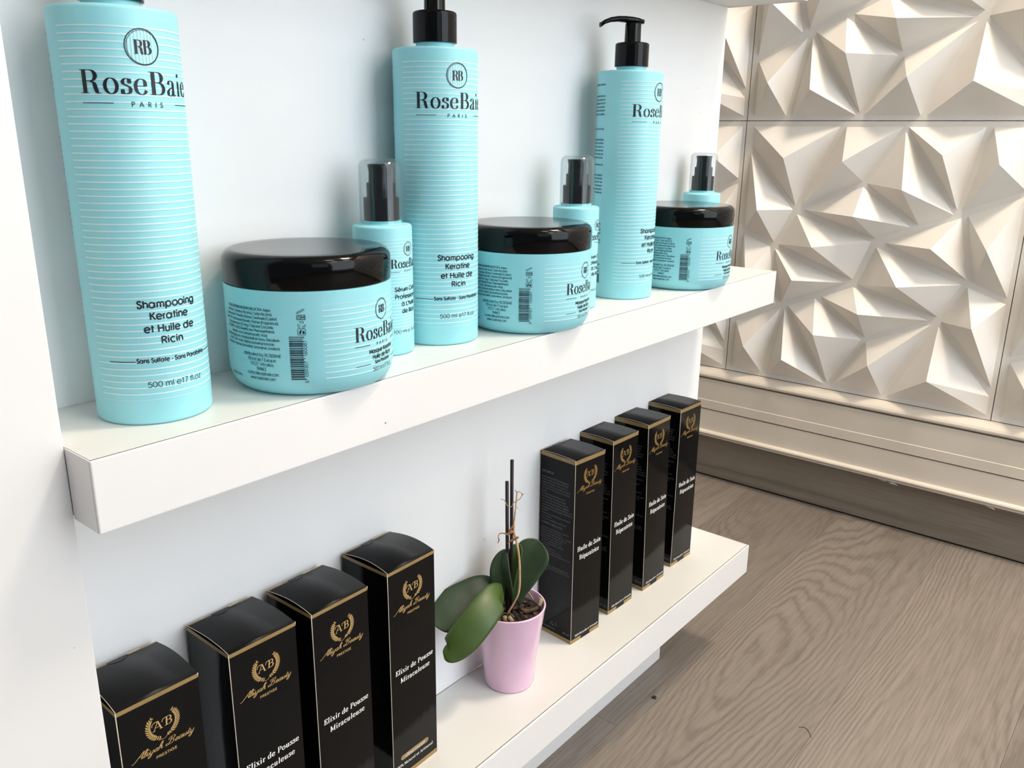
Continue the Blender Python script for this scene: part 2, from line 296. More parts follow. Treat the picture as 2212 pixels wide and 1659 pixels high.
# serif glyphs: contrast comes from stroke direction; short horizontal strokes are the serifs
def srf(x, y, w=.17): return '|-%.3f %.3f %.3f %.3f' % (x-w, y, x+w, y)
SERIF = {
'R':'1.0|-.24 0 .24 1|-.24 .98 .5 .98|o .5 .75 .26 .23 90 -90|-.24 .52 .5 .52|~.5 .52 .68 .42 .74 .2 .82 .03 .98 .02'+srf(.22,.015,.2)+'|-.04 .985 .3 .985',
'B':'.95|-.24 0 .24 1|-.24 .98 .48 .98|o .48 .76 .24 .22 90 -90|-.24 .54 .5 .54|o .5 .28 .3 .26 90 -90|-.04 .02 .5 .02|-.04 .985 .3 .985',
'o':'.74|o .36 .33 .27 .33 0 360','s':'.58|~.44 .5 .38 .63 .24 .65 .12 .56 .14 .44 .3 .36 .46 .26 .44 .08 .26 .01 .12 .05 .08 .18|-.45 .65 .45 .46|-.08 .0 .08 .2',
'e':'.66|-.1 .36 .54 .36|~.55 .36 .52 .58 .34 .66 .16 .56 .09 .33 .16 .1 .34 0 .5 .06 .57 .18','a':'.68|~.12 .5 .16 .62 .3 .66 .44 .58 .45 .44|-.45 .5 .45 .12|~.45 .12 .5 .01 .64 .05|~.45 .38 .24 .32 .1 .2 .12 .04 .26 0 .4 .08 .45 .2',
'i':'.42|-.2 0 .2 .65'+srf(.2,.015,.15)+'|-.04 .64 .22 .64|.. .19 .92 .09','l':'.42|-.2 0 .2 1.04'+srf(.2,.015,.15)+'|-.04 1.03 .22 1.03','E':'.86|-.24 0 .24 1|-.06 .98 .72 .98|-.24 .52 .55 .52|-.06 .02 .74 .02|-.72 1 .72 .76|-.76 0 .76 .26|-.55 .4 .55 .64',
'x':'.68|-.1 .64 .56 .02|-.54 .64 .12 .02'+srf(.12,.015,.12)+srf(.56,.015,.13)+srf(.11,.645,.13)+srf(.54,.645,.12),'r':'.54|-.2 0 .2 .65'+srf(.2,.015,.16)+'|-.04 .64 .22 .64|~.2 .42 .28 .6 .42 .64|.. .44 .56 .09',
'd':'.76|-.56 0 .56 1.04|-.4 1.03 .58 1.03|-.56 .015 .72 .015|~.56 .5 .44 .64 .26 .64 .12 .5 .09 .3 .14 .1 .28 .01 .46 .06 .56 .18','P':'.88|-.24 0 .24 1|-.04 .985 .48 .985|o .48 .72 .28 .26 90 -90|-.24 .45 .48 .45'+srf(.24,.015,.2),
'u':'.78|~.18 .65 .18 .2 .24 .03 .4 .01 .56 .14|-.56 0 .56 .65|-.02 .64 .2 .64|-.42 .64 .58 .64|-.56 .015 .72 .015','M':'1.2|-.18 0 .18 1|-.18 1 .58 .1|-.58 .1 .98 1|-.98 0 .98 1'+srf(.18,.015,.14)+srf(.98,.015,.18)+'|-.02 .985 .22 .985|-.96 .985 1.14 .985',
'c':'.62|~.52 .46 .46 .6 .32 .66 .16 .56 .09 .33 .16 .1 .34 0 .48 .05 .55 .17|.. .47 .52 .08','H':'1.05|-.24 0 .24 1|-.8 0 .8 1|-.24 .52 .8 .52'+srf(.24,.015,.2)+srf(.8,.015,.2)+srf(.24,.985,.2)+srf(.8,.985,.2),
'S':'.74|~.58 .78 .5 .94 .32 .98 .15 .86 .16 .66 .36 .54 .58 .4 .6 .18 .44 .02 .24 .02 .1 .22|-.6 1 .6 .74|-.09 0 .09 .26','n':'.8|-.2 0 .2 .65'+srf(.2,.015,.15)+'|-.04 .64 .22 .64|~.2 .48 .3 .62 .46 .65 .58 .55 .6 .3 .6 0'+srf(.6,.015,.15),
'p':'.76|-.2 -.3 .2 .65'+srf(.2,-.29,.16)+'|-.04 .64 .22 .64|~.2 .52 .34 .65 .5 .63 .64 .5 .67 .33 .62 .12 .48 .01 .32 .03 .2 .14','t':'.46|~.2 .9 .2 .2 .26 .03 .4 .06|-.03 .64 .4 .64','A':'.96|-.46 1 .84 .02|-.46 1 .12 .02|-.24 .34 .7 .34'+srf(.12,.015,.13)+srf(.84,.015,.15),
'N':'1.02|-.18 0 .18 1|-.18 1 .82 0|-.82 0 .82 1'+srf(.18,.015,.14)+srf(.82,.985,.15),'m':'1.16|-.2 0 .2 .65|~.2 .48 .3 .64 .46 .64 .56 .5 .57 0|~.57 .48 .68 .64 .84 .64 .94 .5 .95 0'+srf(.2,.015,.13)+srf(.57,.015,.13)+srf(.95,.015,.13),
' ':'.36'}
SERIF['é'] = SERIF['e']+'|-.3 .78 .5 1.0'
# flowing script
SCRIPT = {
'A':'.86|~-.35 -.1 -.28 -.2 -.1 -.12 .2 .25 .55 .75 .8 1.02|~.8 1.02 .76 .6 .72 .2 .78 .02 .98 .08|-.32 .36 .76 .4','B':'1.08|~.5 .95 .44 .5 .3 .1 .08 -.02 -.04 .12 .1 .3|~.12 .7 .2 .92 .5 1.04 .82 1.0 .88 .78 .7 .58 .48 .54|~.48 .54 .8 .5 .9 .26 .7 .03 .42 .02 .3 .14',
'l':'.4|~0 .08 .18 .3 .36 .8 .3 1.04 .18 .86 .14 .3 .2 .02 .42 .12','i':'.36|~0 .1 .14 .42|~.14 .46 .12 .16 .18 .0 .38 .12|.. .2 .72 .06','y':'.58|~0 .1 .12 .42|~.12 .46 .1 .16 .2 .0 .4 .12 .48 .44|~.48 .46 .4 -.1 .26 -.46 .06 -.42 .14 -.18 .56 .1',
'a':'.56|~.44 .4 .26 .46 .1 .3 .08 .1 .2 0 .36 .12 .45 .44|~.45 .46 .4 .14 .44 0 .6 .1','h':'.6|~0 .08 .16 .3 .36 .8 .32 1.04 .18 .86 .1 .4 .06 0|~.07 .1 .22 .4 .38 .44 .4 .26 .4 .04 .6 .1','e':'.46|~.0 .12 .22 .2 .38 .34 .28 .46 .12 .34 .1 .1 .24 0 .48 .12',
'u':'.58|~0 .1 .12 .42|~.12 .46 .1 .16 .18 .0 .36 .1 .46 .42|~.46 .46 .42 .14 .46 0 .6 .1','t':'.36|~0 .1 .16 .4 .2 .8|~.2 .8 .14 .3 .18 .0 .38 .12|-.02 .52 .36 .54',' ':'.4'}

def strokes_of(spec, q):
    adv, *ss = spec.split('|'); out = []
    for s in ss:
        k = s[0]
        if s.startswith('..'):
            x, y, r = map(float, s[2:].split()); out.append(('dot', x, y, r)); continue
        v = list(map(float, s[1:].split()))
        if k == 'o':
            cx, cy, rx, ry, a0, a1 = v; n = max(3, int(abs(a1-a0)/360*q+.5))
            out.append(('crv', [(cx+rx*cos(radians(a0+(a1-a0)*i/n)), cy+ry*sin(radians(a0+(a1-a0)*i/n))) for i in range(n+1)], abs(a1-a0) >= 360))
        elif k == '~':
            P = [(v[i], v[i+1], 0) for i in range(0, len(v), 2)]
            out.append(('crv', [(p[0], p[1]) for p in catmull(P, 2 if q < 14 else 4)], False))
        else:
            out.append(('lin', [(v[0], v[1]), (v[2], v[3])], False))
    return float(adv), out
class Print:
    """collects flat print; mapper turns (u, v) millimetres into a point on the object's surface"""
    def __init__(s): s.v = []; s.f = []
    def quadstrip(s, pts, wf, closed=False, seglen=None):
        if seglen:
            P = [pts[0]]
            for a, b in zip(pts, pts[1:]):
                n = max(1, int(math.hypot(b[0]-a[0], b[1]-a[1])/seglen+.99))
                for i in range(1, n+1): P.append((a[0]+(b[0]-a[0])*i/n, a[1]+(b[1]-a[1])*i/n))
            pts = P
        n = len(pts); base = len(s.v)
        for i in range(n):
            if closed: a, b = pts[(i-1) % (n-1)], pts[(i+1) % (n-1)]
            else: a, b = pts[max(i-1, 0)], pts[min(i+1, n-1)]
            dx, dy = b[0]-a[0], b[1]-a[1]; l = math.hypot(dx, dy) or 1; dx /= l; dy /= l; w = wf(dx, dy)/2
            s.v.append((pts[i][0]-dy*w, pts[i][1]+dx*w)); s.v.append((pts[i][0]+dy*w, pts[i][1]-dx*w))
        for i in range(n-1): s.f.append((base+2*i, base+2*i+1, base+2*i+3, base+2*i+2))
    def poly(s, pts):
        b = len(s.v); s.v += pts; s.f.append(tuple(range(b, b+len(pts))))
    def rect(s, x0, y0, x1, y1, seg=None):
        s.quadstrip([(x0, (y0+y1)/2), (x1, (y0+y1)/2)], lambda a, b: abs(y1-y0), seglen=seg)
    def ring(s, cx, cy, r, w, n=48, sx=1):
        s.quadstrip([(cx+r*sx*cos(2*pi*i/n), cy+r*sin(2*pi*i/n)) for i in range(n+1)], lambda a, b: w, True)
    def dot(s, x, y, r, n=8): s.poly([(x+r*cos(2*pi*i/n), y+r*sin(2*pi*i/n)) for i in range(n)])
    def text(s, txt, x, y, cap, font=SANS, wt=.13, thin=None, width=None, align='L', q=16, sp=0, shear=0, rot=0, seg=None):
        """x,y = baseline start (L), centre (C) or end (R); width squeezes to fit"""
        gl = []; cx = 0
        for ch in txt:
            spec = font.get(ch) or SANS.get(ch) or SANS['-']
            adv, st = strokes_of(spec, q); gl.append((cx, st)); cx += adv+sp
        tot = (cx-sp)*cap; k = (width/tot) if width else 1; tot *= k
        ox = {'L': 0, 'C': -tot/2, 'R': -tot}[align]
        cr, sr = cos(radians(rot)), sin(radians(rot))
        def T(px, py, gx):
            X = ((gx+px+shear*py)*cap)*k+ox; Y = py*cap
            return (x+X*cr-Y*sr, y+X*sr+Y*cr)
        def wf0(dx, dy):
            if thin is None: return wt*cap
            lx, ly = dx*cr+dy*sr, -dx*sr+dy*cr
            lx -= shear*ly; l = math.hypot(lx, ly) or 1; lx /= l; ly /= l
            return (thin+(wt-thin)*abs(ly)**1.6)*cap
        def wdiag(dx, dy):
            if thin is None: return wt*cap
            lx, ly = dx*cr+dy*sr, -dx*sr+dy*cr
            if abs(lx) > .25 and abs(ly) > .25: return (wt*.95 if lx*ly < 0 else thin*1.2)*cap
            return wf0(dx, dy)
        for gx, st in gl:
            for t in st:
                if t[0] == 'dot': s.dot(*T(t[1], t[2], gx), max(t[3]*cap, wt*cap*.56)*min(1, k*1.1), 6 if q < 14 else 10)
                else: s.quadstrip([T(a, b, gx) for a, b in t[1]], wdiag if t[0] == 'lin' else wf0, t[2], seg)
    def build(s, name, mapper, m, parent=None):
        me = mesh(name, [mapper(u, v) for u, v in s.v], s.f)
        o = link(name, me, parent, m)
        if len(s.f) > 4: o['kind'] = 'stuff'
        return o
def cyl_map(R, off=.0001):
    """u mm along the wrap from the design centre (which faces -Y locally), v mm height"""
    def f(u, v):
        a = -pi/2+u/1000/R; return ((R+off)*cos(a), (R+off)*sin(a), v/1000)
    return f

# ================================================================== SETTING
XW = 1.4271; ZF = -.5487
# floor: planks running along X, joints at the measured rows
floor = tag(link('floor', box_me('floor', (-1.6, -2.9, ZF-.03), (XW+.09, 1.25, ZF-.006)), None, 'gap'), kind='structure')
rows = [-2.76+.193*i for i in range(0, 13)]
rows = [-.442-.193*k for k in range(11, 0, -1)]+[-.442, -.25, -.0555, .132]+[.132+.193*k for k in range(1, 6)]
brk = {14-3: .606}
for i in range(len(rows)-1):
    y0, y1 = rows[i]+.00015, rows[i+1]-.00015
    if abs(rows[i]+.0555) < 1e-3: xs = [-1.6, -.62, .606, XW]
    else:
        s0 = [-1.6, -1.25, -.9, -1.4, -1.05][i % 5]+1.0
        xs = [-1.6, s0, min(s0+1.95, XW-.0) if i % 2 else XW]
        if abs(rows[i]+.25) < 1e-3 or abs(rows[i]+.442) < 1e-3: xs = [-1.6, .12+.2*(i % 2), XW]
        if xs[-1] < XW: xs.append(XW)
    for a, b in zip(xs, xs[1:]):
        if b-a < .05: continue
        me = box_me('floor_plank', (a+.00015, y0, ZF-.006), (b-.00015, y1, ZF), .0002, 1)
        link('floor_plank', me, floor, 'floor')
# right wall with relief panels
wall = tag(link('wall_right', box_me('wall_right', (XW+.0035, -2.9, ZF), (XW+.09, 1.25, 1.90)), None, 'joint'), kind='structure')
CELLS = [
([(0.0149,0.4862),(0.1797,0.4864),(0.1120,0.3438),(0.0150,0.4528)],(0.0960,0.4302)),
([(0.1909,0.4859),(0.2875,0.4868),(0.2293,0.3933),(0.1223,0.3423)],(0.2041,0.4266)),
([(0.2922,0.4782),(0.3867,0.3444),(0.3341,0.3229),(0.2390,0.3897)],(0.3100,0.3829)),
([(0.2961,0.4862),(0.4158,0.4875),(0.3910,0.3529)],(0.3653,0.4415)),
([(0.4269,0.4862),(0.4883,0.4862),(0.4882,0.3884),(0.3992,0.3517)],(0.4510,0.4292)),
([(0.4101,0.3432),(0.4891,0.3791),(0.4882,0.2145),(0.4348,0.2325)],(0.4536,0.2926)),
([(0.0143,0.4367),(0.1078,0.3351),(0.0766,0.2715),(0.0141,0.2925)],(0.0541,0.3335)),
([(0.2325,0.3831),(0.3215,0.3180),(0.2651,0.2936),(0.1288,0.3367)],(0.2341,0.3330)),
([(0.1168,0.3269),(0.2583,0.2872),(0.2342,0.2164),(0.0872,0.2682)],(0.1667,0.2729)),
([(0.2821,0.2875),(0.3999,0.3398),(0.4231,0.2371)],(0.3687,0.2882)),
([(0.0146,0.2825),(0.0698,0.2624),(0.0925,0.1518),(0.0118,0.1159)],(0.0429,0.2034)),
([(0.0801,0.2589),(0.2188,0.2083),(0.1041,0.1571)],(0.1360,0.2079)),
([(0.2683,0.2789),(0.4169,0.2278),(0.3862,0.1681),(0.2431,0.2080)],(0.3232,0.2172)),
([(0.4268,0.2244),(0.4880,0.2033),(0.4880,0.0589),(0.3944,0.1596)],(0.4509,0.1619)),
([(0.1686,0.1726),(0.2636,0.1061),(0.2107,0.0135),(0.1171,0.1523)],(0.1876,0.1105)),
([(0.2366,0.2025),(0.3729,0.1588),(0.2692,0.1125),(0.1814,0.1770)],(0.2635,0.1607)),
([(0.0136,0.1059),(0.1028,0.1436),(0.0760,0.0088),(0.0143,0.0088)],(0.0517,0.0661)),
([(0.1118,0.1431),(0.2046,0.0093),(0.0876,0.0088)],(0.1319,0.0526)),
([(0.2726,0.1045),(0.3794,0.1528),(0.3118,0.0089),(0.2174,0.0089)],(0.2927,0.0692)),
([(0.3912,0.1510),(0.4881,0.0417),(0.4888,0.0088),(0.3231,0.0095)],(0.3943,0.0598))]
PITCH = .4965; HA = .042
def relief_mesh():
    g = .0006; vs, fs = [], []
    bm = bmesh.new()
    # plate (local: x = out of the wall is -X, u -> -Y, v -> Z)
    bmesh.ops.create_cube(bm, size=1)
    for v in bm.verts:
        v.co = Vector(((v.co.x+.5)*.003, -(g+(v.co.y+.5)*(PITCH-2*g)), g+(v.co.z+.5)*(PITCH-2*g)))
    bmesh.ops.bevel(bm, geom=[e for e in bm.edges if all(v.co.x < .001 for v in e.verts)], offset=.0009, segments=2, affect='EDGES')
    for base, ap in CELLS:
        # bevelled pyramid: small rounded tip keeps the moulded look
        b = [bm.verts.new((.0, -u, v)) for u, v in base]
        a = bm.verts.new((-HA, -ap[0], ap[1]))
        for i in range(len(b)): bm.faces.new((b[i], b[(i+1) % len(b)], a))
    bmesh.ops.recalc_face_normals(bm, faces=bm.faces)
    me = bpy.data.meshes.new('wall_panel'); bm.to_mesh(me); bm.free(); me.materials.append(MT['relief']); return me
rme = relief_mesh()
for f in rme.polygons:
    if f.normal.x > .3 and f.center.x < -.001: f.flip()
for row in range(0, 5):
    for col in range(-2, 6):
        o = bpy.data.objects.new('wall_panel', rme); COL.objects.link(o); o.parent = wall
        o.location = (XW, .217-PITCH*col, -.3045+PITCH*row)
        if row == 4: COL.objects.unlink(o); bpy.data.objects.remove(o)
# skirting trims on the right wall (profiles swept along Y); x measured out from the wall face
def sweep(name, prof, m, parent=None, y0=-2.9, y1=1.25, kind='structure'):
    vs = []; n = len(prof)
    ny = 1
    for y in (y0, y1):
        for h, z in prof: vs.append((XW-h, y, z))
    fs = [(i, (i+1) % n, n+(i+1) % n, n+i) for i in range(n)]+[tuple(range(n-1, -1, -1)), tuple(range(n, 2*n))]
    me = mesh(name, vs, fs); bm = bmesh.new(); bm.from_mesh(me); bmesh.ops.recalc_face_normals(bm, faces=bm.faces); bm.to_mesh(me); bm.free()
    o = link(name, me, parent, m)
    return tag(o, kind=kind) if kind and not parent else o
# ledge moulding directly under the panels
led = [(-.009, -.3045), (.004, -.3050), (.010, -.3062), (.017, -.3090), (.022, -.3125), (.0245, -.3165), (.0245, -.3195), (.022, -.3225), (.017, -.3242), (-.009, -.3242)]
sweep('trim_1', led, 'trim')
sweep('trim_2', [(-.009, -.3262), (.019, -.3262), (.0215, -.3275), (.0215, -.3705), (.0225, -.3715), (.0225, -.3898), (.020, -.3908), (-.009, -.3908)], 'trim')
sweep('trim_3', [(-.009, -.3925), (.020, -.3925), (.0215, -.3935), (.0215, -.4370), (.026, -.4378), (.029, -.4395), (.030, -.4420), (.0285, -.4440), (.0255, -.4450), (.0275, -.4468), (.0265, -.4492), (.022, -.4505), (-.009, -.4505)], 'trim')
sweep('baseboard_right', [(-.003, -.4480), (.003, -.4480), (.003, ZF+.0036), (-.003, ZF+.0036)], 'skirt')
# flaking paint slivers along the moulding's lower lip
fl = Print()
for y, w in ((-.118, .030), (-.128, .012), (-.36, .018), (-.30, .012), (-.372, .02)):
    z = -.4500; fl.poly([(y*1000, z*1000), ((y-w)*1000, z*1000-.5), ((y-w*1.2)*1000, z*1000-3.4), ((y-w*.6)*1000, z*1000-1.6)])
fo = fl.build('trim_4', lambda u, v: (XW-.0262, u/1000, v/1000), 'trim'); tag(fo, kind='structure')
so = fo.modifiers.new('s', 'SOLIDIFY'); so.thickness = .0006
link('gap_shade_strip', box_me('gap_shade_strip', (XW-.0002, -2.9, ZF-.02), (XW+.02, 1.25, ZF+.002)), floor, 'dark')  # filler strip added to paint the shade in the gap under the baseboard
tag(link('wall_back', box_me('wall_back', (-1.6, 1.15, ZF), (XW-.001, 1.25, 1.90)), None, 'plaster'), kind='structure')
tag(link('ceiling', box_me('ceiling', (-1.6, -2.9, 1.90), (XW+.09, 1.25, 1.96)), None, 'ceil'), kind='structure')
for i, (lx, ly) in enumerate(LAMPS):
    t = tag(empty('ceiling_lamp', (lx, ly, 1.90)), ['square ceiling lamp nearest the shelves, on the side away from the relief wall', 'square ceiling lamp nearest the shelves, beside the relief wall', 'square ceiling lamp farther from the shelves, away from the relief wall', 'square ceiling lamp farther from the shelves, beside the relief wall'][i], 'lamp', 'square ceiling lamps')
    bm = bmesh.new()
    link('lamp_frame', box_me('lamp_frame', (-.17, -.17, -.03), (.17, .17, 0), .004), t, 'ceil')
    link('diffuser', box_me('diffuser', (-.15, -.15, -.036), (.15, .15, -.031)), t, 'lamp')

# ================================================================== SHELVING UNIT
L1 = .8615; D1 = .1003; T1 = .0408; Z2 = -.3829
unit = tag(empty('shelving_unit', (0, 0, ZF)), 'white laminate wall shelving unit with thick shelves, back board and side post', 'shelf')
def upart(name, lo, hi, m, bev=.0006, parent=unit):
    me = box_me(name, (lo[0], lo[1], lo[2]-ZF), (hi[0], hi[1], hi[2]-ZF), bev); return link(name, me, parent, m)
upart('back_panel', (.0002, .0001, ZF+.166), (.8723, .019, 1.30), 'panel', .0008)
upart('side_post', (-.62, -.0706, ZF), (-.00003, .08, 1.30), 'front', .0008)
upart('plinth', (.0, -.025, ZF), (.766, .12, Z2-.0413), 'front', .001)
for z, d, l, t in ((0, D1, L1, T1), (Z2, .1005, .8617, .0413), (.3152+.0408, D1, .8725, .0408)):
    s = upart('shelf', (0.0011, -d+.0026, z-t+.0006), (l-.0011, -.0002, z), 'laminate', .0002)
    # edge banding: proud strips with a hairline joint to the top laminate
    for nm, lo, hi in (('front_edge_band', (0, -d, z-t), (l, -d+.0022, z+.0001)),
                       ('end_edge_band', (0, -d+.0022, z-t), (.0008, -.0706 if True else 0, z+.0001)),
                       ('end_edge_band', (l-.0008, -d+.0022, z-t), (l, -.0002, z+.0001))):
        upart(nm, lo, hi, 'front', .0008 if nm[0] == 'f' else .0003, s)
    j = upart('edge_joint', (.0008, -d+.0022, z-.002), (l-.0008, -d+.00262, z+.00003), 'gap', 0, s)
    j2 = upart('edge_joint', (.0008, -d+.0022, z-.002), (.00112, -.0706, z+.00003), 'gap', 0, s)
# small dark crumb on the floor and a hair
bm = bmesh.new(); bmesh.ops.create_icosphere(bm, subdivisions=2, radius=.0042)
for v in bm.verts:
    v.co *= random.uniform(.55, 1.25); v.co.z = abs(v.co.z)*.6; v.co.x *= .8
me = bpy.data.meshes.new('crumb'); bm.to_mesh(me); bm.free()
o = link('crumb', me, None, 'stick'); o.location = (.685, -.064, ZF); tag(o, 'tiny dark crumb lying on the wooden floor by the plinth', 'crumb')
o = link('hair', tube('hair', [(.752, -.232, ZF+.0006), (.756, -.2385, ZF+.0006), (.752, -.2455, ZF+.0006), (.743, -.252, ZF+.0006)], .0003, 5), None, 'stick')
tag(o, 'short dark hair lying curved on the grey wooden floor', 'hair')

# ================================================================== BOTTLES
def parts_copy(src, name, loc, rz):
    r = src.copy(); COL.objects.link(r); r.name = name; r.location = loc; r.rotation_euler = (0, 0, rz)
    def rec(a, b):
        for ch in list(a.children):
            if ch.name.startswith('~'): continue
            c = ch.copy(); COL.objects.link(c); c.parent = b; rec(ch, c)
    rec(src, r); return r
R = .0324; H = .2228
def rb_logo(P, cy, r, seg=None):
    P.ring(0, cy, r, r*.055, 56); P.ring(.3*r/8.8, cy-.15, r*.94, r*.03, 56)
    P.text('R', -r*.52, cy-r*.40, r*.78, SERIF, .19, .035, q=24, width=r*.60)
    P.text('B', -r*.0, cy-r*.40, r*.78, SERIF, .19, .035, q=24, width=r*.56)
def wordmark(P, half, base, cap):
    # letters placed one by one (the wordmark is widely set)
    x = -half
    for ch, w in (('R', .182), ('o', .128), ('s', .092), ('e', .118), ('B', .168), ('a', .118), ('i', .07), ('e', .118)):
        P.text(ch, x, base, cap, SERIF, .185 if ch in 'RB' else .15, .028, q=26, width=w*2*half*.93); x += (w+.006)*2*half*.955
def stripes(P, zs, half, th, circ=None, seg=2.2, inner=True):
    for i, z in enumerate(zs):
        t = th*(.35 if (i in getattr(stripes, 'faint', ())) else 1)
        segs = [(-half, half)]
        if circ and abs(z-circ[0]) < circ[1]:
            w = sqrt(circ[1]**2-(z-circ[0])**2); segs = [(-half, -w), (w, half)]
        for a, b in segs:
            if b-a > .3: P.quadstrip([(a, z), (b, z)], lambda x, y: t, seglen=seg)
    if circ and inner:
        c, r = circ; k = -r*.78
        while k < r*.8:
            w = sqrt(r*r-k*k)*.94; P.quadstrip([(k, c-w), (k, c+w)], lambda x, y: th*.75); k += r*.2
mp = cyl_map(R, .00012); mp2 = cyl_map(R, .00022)
bot = empty('shampoo_bottle', (.0667, -.043, 0), radians(-94.1+90))
link('bottle_body', lathe('bottle_body', [(0, 0), (.0300, 0)]+arcp(.0302, .0022, .0022, -90, 0, 4)+[(R, .1), (R, H-.0022)]+arcp(R-.0022, H-.0022, .0022, 0, 90, 4)[1:]+[(.0148, H+.0006), (.0145, H+.0012), (.0145, H+.0046), (0, H+.0046)], 96), bot, 'teal')
P = Print(); stripes.faint = (53,)
zs = [212.14-3.652*i for i in range(54)]+[15.2]; stripes.faint = (54,)
stripes(P, zs, 44.2, .82, (203, 8.8)); P.build('printed_stripes', mp, 'stripe', bot)
P = Print(); rb_logo(P, 203, 8.8); wordmark(P, 32.6, 179.7, 11.5)
P.text('PARIS', 0, 173.6, 2.4, SANS, .15, width=16.6, align='C', sp=.95)
P.rect(-32.2, 174.95, -16.7, 175.3, 2); P.rect(17.3, 174.95, 32.2, 175.3, 2)
for t, w, z in (('Shampooing', 34, 67.9), ('Keratine', 22.1, 61.2), ('et Huile de', 29.3, 54.1), ('Ricin', 12.6, 47.4)):
    P.text(t, 0, z, 3.95, SANS, .2, width=w, align='C', q=22, seg=2, sp=.08)
P.text('Sans Sulfate - Sans Parabèns', .6, 36.8, 2.55, SANS, .185, width=41.8, align='C', q=16, sp=.08)
P.rect(-35.7, 37.45, -20.9, 37.85, 2); P.rect(21.9, 37.45, 36.2, 37.85, 2)
P.text('500 ml e17 fl.oz', .4, 22.4, 3.3, SANS, .1, width=32.8, align='C', q=20, sp=.04)
P.build('lettering', mp2, 'ink', bot)
# small print column round the back
P = Print()
bt = ["Pour des cheveux brillants, obtenez", "Le shampooing à l'huile de ricin", "rend les cheveux lisses et", "souples, applique afin de", "nourrir jusque sur les pointes", "pour de meilleurs résultats", "aussi souvent que possible.", "Apply it evenly to the hair",
 "This shampoo eliminates", "all frizz and troubles", "use it often in order to", "massage it on wet hair,", "rinse the mask and", "good for all hair types.", "Shampoo voor het haar van", "de keratine verwijdert", "de vette melk, herstelt", "en zuivert het", "het verlangen", "laat inwerken, uitspoelen", "een masker en"]
bz = [208.9, 198.2, 194.8, 191.4, 188.0, 184.7, 181.2, 167.3, 157.1, 153.8, 150.2, 146.8, 143.3, 139.9, 133.0, 122.9, 119.6, 116.1, 112.7, 109.2, 105.8]
for t, z in zip(bt, bz): P.text(t, -61.5, z, 1.9, SANS, .14, width=min(34, len(t)*1.15), align='R', q=8)
for t, z in zip(["Aqua, Sodium Laureth Sulfate,", "Hydrolyzed Keratin,", "Ricinus Communis, Castor", "Citric Acid, Parfum acid."], (74.8, 71.5, 68.8, 65.5)): P.text(t, -60.5, z, 1.9, SANS, .14, width=30, align='R', q=8)
for t, z in zip(["Alpha Isomethyl Ionone,", "Geraniol, Limonene."], (58.6, 55.8)): P.text(t, -60.5, z, 1.9, SANS, .14, width=26, align='R', q=8)
P.text('Made in Italy', -60.5, 33.6, 1.9, SANS, .14, align='R', q=8)
for k in range(15): P.rect(-63.8, 15.5+.62*k, -60.2, 15.5+.62*k+(.5 if k % 3 else .25))
P.rect(-63.4, 26.2, -60.6, 26.6); P.rect(-63.4, 30.0, -60.6, 30.4); P.rect(-63.4, 26.2, -63.0, 30.4); P.rect(-61.0, 26.2, -60.6, 30.4)
P.build('small_print', mp2, 'ink2', bot)
# pump
pump = link('pump', lathe('pump', [(0, .2270), (.0160, .2270), (.0166, .2274), (.0166, .2450)]+arcp(.0146, .2472, .0020, 0, 80, 4)+[(.0088, .2494), (.0084, .2496), (.0080, .2502), (.0078, .2662), (.0070, .2674), (0, .2680)], 64), bot, 'black')
ribs = Print()
def nozzle():
    # swept head: flat button that stretches into a downturned beak (local +X is the beak)
    sec = [(-.0112, .0020, .2690, .0022), (-.0106, .0032, .2690, .0036), (-.0085, .0036, .2692, .0036), (-.005, .0052, .2696, .0044), (.002, .0060, .2700, .0050), (.009, .0054, .2704, .0048), (.017, .0046, .2704, .0043), (.025, .0040, .2692, .0038), (.0312, .0037, .2669, .0035), (.0350, .0036, .2642, .0034)]
    vs, fs = [], []; n = 14
    for x, w, z, h in sec:
        for j in range(n):
            a = 2*pi*j/n; ca, sa = cos(a), sin(a)
            vs.append((x, w*math.copysign(abs(ca)**.75, ca), z+h*.62*math.copysign(abs(sa)**.8, sa)-(.0 if sa > 0 else .0)))
    m = len(sec)
    for i in range(m-1):
        for j in range(n): fs.append((i*n+j, i*n+(j+1) % n, (i+1)*n+(j+1) % n, (i+1)*n+j))
    fs.append(tuple(range(n-1, -1, -1))); fs.append(tuple((m-1)*n+j for j in range(n)))
    return mesh('pump_head', vs, fs, True)
ph = link('pump_head', nozzle(), pump, 'black')
hole = link('nozzle_opening', lathe('nozzle_opening', [(0, 0), (.0015, 0), (.0017, .0006), (0, .0006)], 16), pump, 'gap')
tag(bot, 'tall aqua shampoo bottle at the left end of the upper shelf, nearest the camera', 'bottle', 'tall aqua pump bottles on the shelf')
b2 = parts_copy(bot, 'shampoo_bottle', (.3174, -.037, 0), radians(-105.6+90))
b2['label'] = 'tall aqua pump bottle between the two round jars and behind the first serum bottle'
b3 = parts_copy(bot, 'shampoo_bottle', (.5878, -.042, 0), radians(-85.7+90))
b3['label'] = 'tall aqua pump bottle whose curved black pump spout is fully in view'
for b, wa in ((bot, 150), (b2, 149), (b3, 149)):
    for ch in b.children:
        if ch.name.startswith('pump'):
            for c2 in ch.children:
                rz = radians(wa)-b.rotation_euler.z
                c2.rotation_euler = (0, 0, rz)
                if c2.name.startswith('nozzle'):
                    c2.location = (.0350*cos(rz), .0350*sin(rz), .2650); c2.rotation_euler = (0, radians(100), rz)

